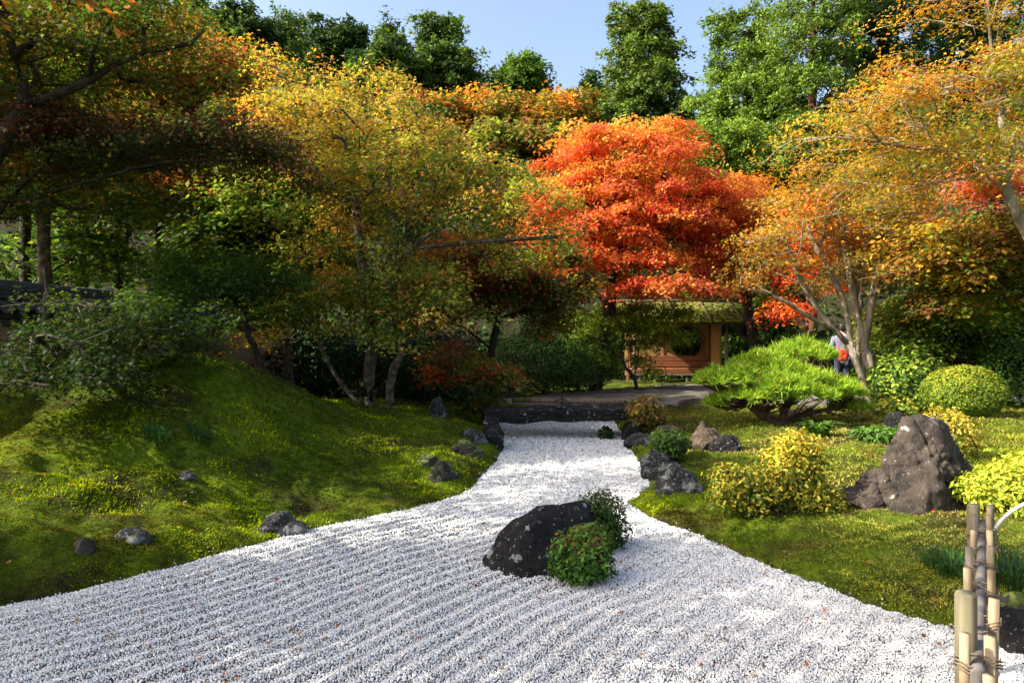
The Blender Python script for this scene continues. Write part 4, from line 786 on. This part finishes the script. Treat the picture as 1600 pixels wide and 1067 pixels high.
for args in [
    ('pointed dark cedar standing tallest at the left of the skyline', 306, -5, 150, 38, 52, 101), ('rounded dark evergreen second from the left on the skyline', 386, 20, 150, 48, 50, 102, [CD, CO], [CO], 130, 100, None, 'round', 'evergreen_tree'),
    ('thin sparse evergreen with sky showing through between two dark ones', 455, 24, 150, 28, 54, 103, [CO], [CO, CL], 55, 80, None, 'round', 'evergreen_tree'), ('dense dark evergreen on the skyline above the golden maple', 525, 42, 170, 52, 50, 104, [CD, CO], [CO], 140, 100, None, 'round', 'evergreen_tree'),
    ('slender cedar on the skyline left of the open-branched pine', 614, 38, 160, 34, 52, 105), ('open-branched pine with flat layers standing above the left skyline', 686, 28, 110, 30, 55, 106, [CO], [CO, CL], 42, 80, None, 'round', 'pine_tree'),
    ('wide dark rounded evergreen under the open-branched pine', 605, 85, 180, 60, 46, 107, [CD, CO], [CO, CL], 150, 110, None, 'round', 'evergreen_tree'), ('dark evergreen ending the left skyline before the open sky', 700, 80, 190, 48, 47, 108, [CD, CO], [CO, CL], 130, 100, None, 'round', 'evergreen_tree'),
    ('small bright round tree alone in the dip of the skyline', 820, 94, 180, 32, 52, 109, [CO, G], [CL, G], 80, 100, None, 'round', 'evergreen_tree'), ('tiny pointed conifer beside the bright round tree on the skyline', 773, 112, 170, 15, 52, 110, [CO], [CO, CL], 30, 80),
    ('small dark conifer at the foot of the tall cypress', 930, 115, 200, 20, 48, 111, [CD, CO], [CO], 50, 90), ('tall shaggy cypress rising alone against the sky in the middle', 1005, 14, 240, 80, 40, 112, [CO, (.09, .13, .025)], [(.1, .14, .03), CL], 230, 120, None, 'cone', 'cypress_tree', .6, 'bark_dark', .5),
    ('dim conifer between the tall cypress and the big green evergreen', 1068, 170, 260, 30, 46, 113, [CD, CO], [CO], 50, 90), ('huge bright green evergreen right of the sky opening', 1165, 15, 300, 110, 33, 114, [CO, CL], [CL, (.17, .26, .03)], 330, 125, .13, 'cone', 'evergreen_tree', .55, 'bark_dark', .6),
    ('lofty cedar with bare trunk sections behind the orange maples', 1268, -110, 265, 95, 30, 115, [CO, CL], [CL, (.14, .2, .03)], 230, 120, .12, 'cone', 'cedar_tree', .55, 'bark_red', .45), ('dark cedar behind the golden maple, right of the lofty one', 1375, -70, 200, 75, 32, 116, [CD, CO], [CO, CL], 180, 115, .13, 'round'),
    ('deep green cedar filling the upper right corner', 1520, -60, 220, 95, 34, 117, [CD, CO], [CO, CL], 210, 115, .14, 'round'), ('pale green rounded tree below the huge evergreen', 1120, 195, 290, 62, 27, 118, [G, CL], [YG, CL], 150, 115, .1, 'round', 'evergreen_tree'),
    ('dark tree hidden behind the upper left maples', 130, 20, 330, 110, 24, 119, [CD, G], [G, YG], 157, 75, .12, 'round', 'evergreen_tree'), ('green tree on the slope behind the orange-topped maple', 420, 150, 400, 90, 24, 120, [CD, G], [G, CO], 135, 75, .12, 'round', 'evergreen_tree'),
    ('green evergreen behind the golden maple, low on the slope', 640, 170, 450, 90, 26, 121, [CD, G], [G, CO], 142, 75, .12, 'round', 'evergreen_tree'), ('dark evergreen behind the red maples at the right', 1420, 170, 470, 110, 26, 122, [CD, G], [G, CO], 142, 75, .12, 'round', 'evergreen_tree'),
    ('dark evergreen behind the pavilion roof', 1040, 380, 590, 100, 29, 123, [CD, CO], [G, CO], 112, 75, .12, 'round', 'evergreen_tree'), ('dark evergreen on the slope left of the scarlet maple', 830, 260, 560, 80, 27, 124, [CD, CO], [G, CO], 127, 75, .12, 'round', 'evergreen_tree'),
    ('dark fir behind the top of the scarlet maple', 1000, 190, 420, 85, 36, 126, [CD, CO], [G, CO], 112, 75, .13, 'round', 'evergreen_tree'), ('dark evergreen directly behind the crown of the golden maple', 530, 140, 420, 90, 31, 127, [CD, CO], [G, CO], 112, 75, .13, 'round', 'evergreen_tree'),
    ('dark evergreen behind the shady maple at the right edge', 1560, 300, 600, 90, 22, 125, [CD, G], [G, CO], 127, 75, .11, 'round', 'evergreen_tree')]:
    conifer(*args)

# low woodland mass on the slopes
rng = np.random.default_rng(90); n = 40000
X = rng.uniform(-48, 52, n); Y = rng.uniform(24.5, 78, n); k = (np.abs(X) < Y * .85 + 3) ; X, Y = X[k], Y[k]
bumpz = 1.6 * np.clip(fbm(X * .35, Y * .35, s=91, o=3) + .55, .05, None)
Z = zt(X, Y, False) + bumpz * np.sqrt(rng.random(len(X))) + .1; n = len(X)
pal = np.array([CD, CO, DG, G, OL]); c = pal[rng.integers(len(pal), size=n)] * rng.uniform(.7, 1.3, (n, 1))
tag(link('woodland', leaf_mesh('woodland', np.stack([X, Y, Z], -1), unit(rng, n) + np.array([0, -.4, .6]), unit(rng, n), (.006 * Y) * rng.uniform(.6, 1.3, n), 'wide', c), 'evergreen_leaf'), 'dark undergrowth covering the hillside', 'undergrowth', kind='stuff')
# shaded thicket under the trees left of the bridge and behind the wall
def thicket(name, label, n, xr, yr, h, seed, pal, size):
    rng = np.random.default_rng(seed); X = rng.uniform(*xr, n); Y = rng.uniform(*yr, n)
    Z = zt(X, Y, False) + h * np.clip(fbm(X * .6, Y * .6, s=seed, o=3) * .6 + .6, .1, 1.3) * rng.random(n) ** .7
    pal = np.array(pal); c = pal[rng.integers(len(pal), size=n)] * rng.uniform(.6, 1.3, (n, 1))
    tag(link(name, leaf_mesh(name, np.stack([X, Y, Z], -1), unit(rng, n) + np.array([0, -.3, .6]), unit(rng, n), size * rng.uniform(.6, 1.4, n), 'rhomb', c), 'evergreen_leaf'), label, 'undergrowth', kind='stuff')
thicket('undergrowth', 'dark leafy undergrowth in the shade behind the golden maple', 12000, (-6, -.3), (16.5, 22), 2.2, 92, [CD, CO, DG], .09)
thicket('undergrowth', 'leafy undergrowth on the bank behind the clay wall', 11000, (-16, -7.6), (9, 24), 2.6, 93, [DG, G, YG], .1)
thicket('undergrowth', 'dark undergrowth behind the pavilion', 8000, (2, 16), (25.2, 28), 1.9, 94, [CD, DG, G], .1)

# ------------------------------------------------------------------ shrubs
def shrub(name, label, base, r, n, kind, size, pal, seed, lump=.18, squash=.0, stems=6, cat='shrub', mat='evergreen_leaf', hi=None, inner=.25, bottom=-.15, out=.9, up=.4, bend=-.2):
    rng = np.random.default_rng(seed); base = np.asarray(base, float); lob = r if isinstance(r, list) else [((0, 0, r[2] * .5), (r[0], r[1], r[2] * .55))]
    w = np.array([np.prod(b_) ** .67 for _, b_ in lob]); w /= w.sum(); PT, NN, hh = [], [], []
    for (c, rad), wi in zip(lob, w):
        m_ = int(n * wi); d = unit(rng, m_); d = d[d[:, 2] > -.97]; q = 1 - np.abs(rng.normal(0, inner, len(d))).clip(0, .85)
        q *= 1 + lump * fbm(d[:, 0] * 2.2 + seed, d[:, 1] * 2.2, d[:, 2] * 2.2, s=seed, o=3); P = np.asarray(c) + d * q[:, None] * np.asarray(rad); PT.append(P); NN.append(d)
    P = np.concatenate(PT); D = np.concatenate(NN); k = P[:, 2] > .02; P, D = P[k], D[k]; m_ = len(P)
    pal = np.array(pal); c = pal[rng.integers(len(pal), size=m_)]
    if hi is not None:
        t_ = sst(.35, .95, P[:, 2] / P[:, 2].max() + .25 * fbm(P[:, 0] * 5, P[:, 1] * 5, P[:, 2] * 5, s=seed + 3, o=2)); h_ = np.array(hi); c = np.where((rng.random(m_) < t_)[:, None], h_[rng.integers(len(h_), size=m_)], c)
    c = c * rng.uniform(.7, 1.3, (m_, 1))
    o = empty(name, tuple(base)); tag(o, label, cat)
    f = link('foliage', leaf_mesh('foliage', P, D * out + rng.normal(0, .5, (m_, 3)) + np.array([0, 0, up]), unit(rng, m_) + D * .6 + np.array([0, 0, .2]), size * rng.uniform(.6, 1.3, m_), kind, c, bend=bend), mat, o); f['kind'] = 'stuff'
    tb = Tubes(); sel = P[rng.integers(m_, size=stems * 4)]
    for q in sel:
        s_ = np.array([rng.normal() * .04, rng.normal() * .04, -.05]); mdl = (s_ + q) / 2 + np.array([0, 0, .03]); tb.add([s_, mdl, q * .96], [.011, .007, .003], 4, False)
    link('stems', tb.mesh('stems'), 'bark_dark', o); return o
b = hit(1215, 815); b[1] += .12
AZ = [(.26, .22, .02), (.16, .19, .02), (.08, .12, .02), (.32, .25, .03)]; AH = [(.44, .38, .03), (.36, .34, .03), (.42, .28, .03)]
shrub('azalea_shrub', 'yellowing azalea with a taller right side on the moss by the gravel', b, [((-.2, .05, .22), (.34, .32, .24)), ((.2, .1, .3), (.3, .32, .32)), ((.27, .12, .52), (.22, .24, .2)), ((.4, 0, .14), (.2, .24, .16)), ((-.36, 0, .26), (.16, .2, .2))], 8000, 'oval', .022, AZ, 201, .3, hi=AH, inner=.3, up=.2)
b = np.array([4.02, 5.6, zt1(4.02, 5.6)])
shrub('azalea_shrub', 'bright lemon-green bush behind the end of the bamboo fence', b, [((0, 0, .2), (.36, .33, .24)), ((.3, .1, .26), (.38, .38, .28)), ((-.26, .03, .2), (.2, .22, .15))], 9000, 'oval', .02, [(.34, .38, .03), (.2, .28, .025), (.45, .42, .04)], 202, .3, hi=[(.5, .5, .04), (.4, .45, .04)], inner=.28)
b = G0(1507, 11.6)
shrub('clipped_bush', 'dome-clipped round bush on the lawn at the right', b, (.63, .62, .80), 15000, 'rhomb', .026, [(.13, .2, .018), (.09, .15, .015), (.2, .26, .025)], 203, .07, inner=.07, hi=[(.24, .31, .025), (.19, .27, .025), (.3, .24, .03)])
b = hit(1480, 690); b[1] += .5
shrub('azalea_shrub', 'straggly yellow-brown shrub behind the tall brown rock', np.array([(1480 - CX) / F * 7.6, 7.6, zt1(4.7, 7.6)]), (.34, .34, .52), 3600, 'oval', .021, [(.3, .22, .03), (.2, .2, .03), (.12, .16, .02)], 204, .35, hi=[(.5, .34, .04), (.42, .36, .04)])
b = hit(910, 915) + np.array([0, .12, -.02]); b[2] = 0
shrub('leafy_shrub', 'round-leaved green shrub hugging the front of the black rock', np.array([at(908, 0, 4.62)[0], 4.62, 0]), [((0, 0, .17), (.215, .2, .2)), ((.0, -.03, .08), (.22, .2, .12)), ((.06, .05, .22), (.16, .16, .15))], 3800, 'oval', .017, [(.05, .12, .02), (.08, .17, .022), (.035, .085, .016)], 205, .16, hi=[(.13, .25, .03), (.09, .18, .03), (.15, .1, .03)], inner=.2)
shrub('leafy_shrub', 'small dark shrub tucked behind the right side of the black rock', np.array([at(935, 0, 5.3)[0], 5.3, 0]), [((0, 0, .26), (.2, .2, .2)), ((.04, 0, .12), (.2, .2, .16))], 4200, 'oval', .017, [(.03, .07, .014), (.045, .1, .018)], 206, .2, hi=[(.05, .11, .02), (.09, .07, .025)], inner=.38)
b = hit(1003, 672)
shrub('enkianthus_shrub', 'rusty orange shrub at the right end of the stone bridge', np.array([at(1003, 0, 10.9)[0], 10.9, .12]), (.36, .34, .52), 2000, 'oval', .034, [(.12, .09, .02), (.09, .1, .02), (.2, .1, .03)], 207, .3, hi=[(.3, .14, .03), (.2, .13, .03), (.5, .33, .04)])
shrub('leafy_shrub', 'low green shrub between the rounded rocks and the pine', np.array([at(1048, 0, 8.6)[0], 8.6, .12]), (.26, .24, .34), 1700, 'oval', .026, [(.05, .1, .02), (.03, .07, .015)], 208, .25, hi=[(.08, .14, .025)])
shrub('leafy_shrub', 'dark little shrub under the right end of the bridge', np.array([at(948, 0, 10.9)[0], 10.9, -.02]), (.13, .12, .22), 350, 'oval', .03, [(.03, .06, .015)], 209, .3)
for k, (lab, px, Y, r, nn, pl_) in enumerate([
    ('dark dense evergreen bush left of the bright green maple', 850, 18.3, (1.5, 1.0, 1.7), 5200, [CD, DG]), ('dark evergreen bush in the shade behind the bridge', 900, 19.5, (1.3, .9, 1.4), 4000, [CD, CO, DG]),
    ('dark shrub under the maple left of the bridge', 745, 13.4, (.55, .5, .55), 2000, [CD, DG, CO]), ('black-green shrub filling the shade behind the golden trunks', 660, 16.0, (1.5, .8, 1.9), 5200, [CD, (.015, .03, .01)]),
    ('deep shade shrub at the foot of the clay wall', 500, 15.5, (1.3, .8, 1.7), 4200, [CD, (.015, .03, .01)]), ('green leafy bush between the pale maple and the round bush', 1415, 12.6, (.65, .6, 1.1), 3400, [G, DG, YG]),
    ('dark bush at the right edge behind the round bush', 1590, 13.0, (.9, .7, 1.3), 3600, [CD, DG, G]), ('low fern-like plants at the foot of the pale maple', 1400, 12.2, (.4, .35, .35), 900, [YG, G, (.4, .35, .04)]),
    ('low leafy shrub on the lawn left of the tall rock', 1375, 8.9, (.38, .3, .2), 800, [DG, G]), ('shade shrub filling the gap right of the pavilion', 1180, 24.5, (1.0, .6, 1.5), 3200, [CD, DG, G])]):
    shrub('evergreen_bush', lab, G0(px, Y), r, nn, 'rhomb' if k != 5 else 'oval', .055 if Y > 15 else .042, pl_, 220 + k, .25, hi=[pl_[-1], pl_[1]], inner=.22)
def grass(label, px, py, n, h, spread, seed, pal, w=.22):
    rng = np.random.default_rng(seed); b = hit(px, py); tb = []
    a = rng.uniform(0, 6.28, n); r0 = rng.random(n) ** .6 * spread; V = []; 
    for k in range(n):
        x, y = r0[k] * math.cos(a[k]), r0[k] * math.sin(a[k]) * .8; d = np.array([math.cos(a[k]) + rng.normal() * .5, math.sin(a[k]) + rng.normal() * .5, 0]); hk = h * rng.uniform(.6, 1.2); s = np.cross(d, [0, 0, 1]); s = s / np.linalg.norm(s) * hk * w * .12; z = zt1(b[0] + x, b[1] + y) - b[2]
        p0 = np.array([x, y, z]); p1 = p0 + d * hk * .3 + [0, 0, hk * .8]; p2 = p0 + d * hk * .8 + [0, 0, hk * .75]; V += [p0 - s, p0 + s, p1 + s * .8, p1 - s * .8, p2]
    V = np.array(V); i = np.arange(n)[:, None] * 5; Fq = np.concatenate([np.concatenate([i + 0, i + 1, i + 2, i + 3], 1), np.concatenate([i + 3, i + 2, i + 4], 1)], 1).ravel()
    pal = np.array(pal); c = np.repeat(pal[rng.integers(len(pal), size=n)] * rng.uniform(.7, 1.3, (n, 1)), 2, 0)
    o = empty('grass_tuft', tuple(b)); tag(o, label, 'grass'); f = link('blades', np_mesh('blades', V, Fq, np.tile([4, 3], n), c), 'evergreen_leaf', o); f['kind'] = 'stuff'
grass('dark green grass tuft just left of the bamboo fence', 1487, 897, 260, .12, .16, 301, [(.03, .09, .025), (.045, .12, .03)])
grass('dark green grass tuft just right of the bamboo fence', 1585, 912, 300, .14, .2, 302, [(.03, .08, .025), (.045, .11, .03)])
grass('fine dark grass tuft on the mound slope', 245, 690, 120, .14, .12, 303, [(.03, .09, .02)])
grass('short dark grass tuft beside the other one on the mound slope', 312, 686, 100, .13, .1, 304, [(.03, .09, .02)])
grass('leafy green tuft growing at the foot of the pine', 1280, 682, 60, .22, .14, 305, [(.08, .16, .025)], 1.2)

# ------------------------------------------------------------------ the trained pine
b = G0(1228, 11.2); pe = empty('pine_tree', tuple(b)); tag(pe, 'low spreading trained pine with flat pads of bright needles', 'pine tree')
Yp = 11.2; pads = [(1150, 590, 11.0, 58, 20, .5), (1220, 583, 11.2, 70, 22, .6), (1290, 598, 11.3, 52, 18, .5), (1180, 615, 10.8, 50, 16, .45), (1255, 612, 10.8, 50, 16, .45), (1118, 588, 11.0, 30, 14, .35), (1320, 610, 11.3, 30, 16, .35), (1330, 632, 11.5, 30, 14, .35), (1190, 565, 11.5, 50, 18, .5), (1118, 628, 11.1, 18, 9, .2), (1225, 600, 10.6, 40, 18, .4)]
back_pads = [(1250, 545, 12.2, 50, 20, .5), (1275, 552, 12.0, 32, 20, .4), (1215, 556, 12.2, 36, 18, .4)]
rng = np.random.default_rng(401); tb = Tubes(); NC, NT, NS, NCOL = [], [], [], []
trunk = np.concatenate([[b + (0, 0, -.05)], line((1205, 658, 11.15), (1180, 640, 11.1), (1160, 620, 11.05))]); tb.add(smooth_line(trunk, 2), np.linspace(.12, .04, len(smooth_line(trunk, 2))), 9, True, .08, rng)
t2 = np.concatenate([[b + (0, 0, .02)], line((1222, 645, 11.3), (1238, 622, 11.4), (1262, 610, 11.4))]); tb.add(smooth_line(t2, 2), np.linspace(.09, .035, len(smooth_line(t2, 2))), 8, True, .08, rng)
t3 = np.concatenate([[b + (0, 0, .05)], line((1250, 648, 11.3), (1290, 640, 11.4), (1330, 630, 11.4))]); tb.add(smooth_line(t3, 2), np.linspace(.06, .02, len(smooth_line(t3, 2))), 7, True, .08, rng)
skel = np.concatenate([smooth_line(trunk, 2), smooth_line(t2, 2), smooth_line(t3, 2)])
for (px, py, Y, rx, ry, rd_) in pads + back_pads:
    c0 = at(px, py, Y); rx_, rz_ = rx / F * Y, ry / F * Y; nt = int(rx * 2.5)
    for k in range(nt):
        a = rng.uniform(0, 6.28); q = math.sqrt(rng.random()); p_ = c0 + np.array([rx_ * q * math.cos(a), rd_ * q * math.sin(a), rz_ * (1 - q * q) * rng.uniform(.1, 1) - rz_ * .5 * q])
        m_ = 20; d = unit(rng, m_); d[:, 2] = np.abs(d[:, 2]) * .9 + .1; d += np.array([math.cos(a) * q * .7, math.sin(a) * q * .7, .25]); d /= np.linalg.norm(d, axis=1)[:, None]
        NC.append(np.repeat(p_[None], m_, 0)); NT.append(d); NS.append(rng.uniform(.10, .17, m_)); pal = np.array([(.2, .38, .02), (.12, .27, .016), (.28, .44, .025), (.38, .42, .04)]); NCOL.append(pal[rng.integers(4, size=m_)] * rng.uniform(.7, 1.25, (m_, 1)))
        if k % 4 == 0:
            j = int((np.linalg.norm(skel - p_, axis=1) + .6 * (skel[:, 2] > p_[2])).argmin()); s_ = skel[j]; md = (s_ + p_) / 2 + rng.normal(0, .04, 3) - np.array([0, 0, .05]); tb.add([s_, md, p_ - np.array([0, 0, .03])], [.016, .011, .005], 4, False)
NC, NT, NS, NCOL = map(np.concatenate, (NC, NT, NS, NCOL))
link('trunk', tb.mesh('trunk', b), 'bark_pine', pe, True)
cr = link('crown', leaf_mesh('crown', NC, unit(rng, len(NC)), NT, NS, 'needle', NCOL, 0, b), 'needle', pe); cr['kind'] = 'stuff'

# ------------------------------------------------------------------ visitor behind the maple
def skin_mesh(name, J, Ed, Rr, mat, parent, root=0, sub=2):
    me = bpy.data.meshes.new(name); me.from_pydata(J, Ed, []); o = bpy.data.objects.new(name, me); col.objects.link(o); o.parent = parent; me.materials.append(MATS[mat])
    md = o.modifiers.new('skin', 'SKIN'); md.use_smooth_shade = True
    for k, r in enumerate(Rr): me.skin_vertices[0].data[k].radius = r if isinstance(r, tuple) else (r, r)
    me.skin_vertices[0].data[root].use_root = True
    s_ = o.modifiers.new('sub', 'SUBSURF'); s_.levels = sub; s_.render_levels = sub; return o
pq = np.array([(1316 - CX) / F * 16.5, 16.5, 0]); pq[2] = zt1(pq[0], pq[1]) + .015
pp = empty('person', tuple(pq), math.radians(165)); tag(pp, 'visitor in a grey jacket with a red bag, seen behind the pale maple', 'person')
J = [(0, 0, .95), (0, 0, 1.15), (0, 0, 1.38), (0, -.01, 1.5), (0, -.02, 1.6), (0, -.02, 1.70), (.18, 0, 1.4), (.25, .02, 1.12), (.2, -.16, .98), (.18, -.22, .95), (-.18, 0, 1.4), (-.26, .02, 1.12), (-.28, -.08, .9), (-.28, -.11, .83), (.09, 0, .9), (.1, -.02, .5), (.1, .02, .09), (.1, -.14, .04), (-.09, 0, .9), (-.1, -.02, .5), (-.1, .02, .09), (-.1, -.14, .04), (0, -.125, 1.6)]
Ed = [(0, 1), (1, 2), (2, 3), (3, 4), (4, 5), (2, 6), (6, 7), (7, 8), (8, 9), (2, 10), (10, 11), (11, 12), (12, 13), (0, 14), (14, 15), (15, 16), (16, 17), (0, 18), (18, 19), (19, 20), (20, 21), (4, 22)]
Rr = [(.15, .1), (.13, .09), (.15, .1), .055, (.085, .095), (.07, .08), .06, .045, .032, .03, .06, .045, .032, .03, .085, .06, .04, .035, .085, .06, .04, .035, .02]
body = skin_mesh('body', J, Ed, Rr, 'skin', pp)
skin_mesh('jacket', [J[0], J[1], J[2], (0, 0, 1.47), J[6], J[7], J[8], J[10], J[11], J[12]], [(0, 1), (1, 2), (2, 3), (2, 4), (4, 5), (5, 6), (2, 7), (7, 8), (8, 9)], [(.18, .13), (.16, .12), (.18, .125), .07, .078, .062, .05, .078, .062, .05], 'cloth_grey', pp)
skin_mesh('trousers', [J[0], J[14], J[15], J[16], J[18], J[19], J[20]], [(0, 1), (1, 2), (2, 3), (0, 4), (4, 5), (5, 6)], [(.165, .12), .1, .075, .06, .1, .075, .06], 'cloth_navy', pp)
bm = rock_body([(sx * .105, sy * .115, sz * .12) for sx in (-1, 1) for sy in (-1, 1) for sz in (-1, 1)], 3, 5, .01, 3)
h = link('hair', bm_mesh('hair', bm), 'hair_black', pp, True); h.location = (0, .02, 1.67)
bm = rock_body([(sx * .12, sy * .07, sz * .15) for sx in (-1, 1) for sy in (-1, 1) for sz in (-1, 1)], 3, 6, .02, 6)
bg = empty('shoulder_bag', (pq[0] - .12, pq[1] - .3, pq[2] + 1.02)); tag(bg, 'red shoulder bag carried by the visitor behind the maple', 'bag'); link('pouch', bm_mesh('pouch', bm), 'cloth_red', bg, True)
t = Tubes(); th = np.linspace(0, math.pi, 12); t.add(np.stack([.1 * np.cos(th), 0 * th, .12 + .3 * np.sin(th)], -1), .01, 5); link('strap', t.mesh('strap'), 'cloth_red', bg, True)

# ------------------------------------------------------------------ fallen leaves
rng = np.random.default_rng(55); n = 1100
Y = 1 / rng.uniform(1 / 12.0, 1 / 3.1, n); X = rng.uniform(-.8, .8, n) * Y; d = gravel_sd(X, Y)
k = (rng.random(n) < np.where(d < 0, .45, 1.0)); X, Y, d = X[k], Y[k], d[k]; n = len(X)
Z = np.where(d < 0, furrow(X, Y) + .018, zt(X, Y) + .018)
pal = np.array([(.3, .07, .03), (.22, .1, .045), (.42, .2, .06), (.12, .05, .03), (.5, .12, .04), (.3, .22, .12)]); c = pal[rng.integers(len(pal), size=n)] * rng.uniform(.7, 1.2, (n, 1))
tag(link('fallen_leaves', leaf_mesh('fallen_leaves', np.stack([X, Y, Z], -1), np.array([0, 0, 1.]) + rng.normal(0, .3, (n, 3)), unit(rng, n), rng.uniform(.016, .03, n), 'star', c, bend=.25), 'maple_leaf'), 'fallen maple leaves scattered over gravel and moss', 'leaves', kind='stuff')
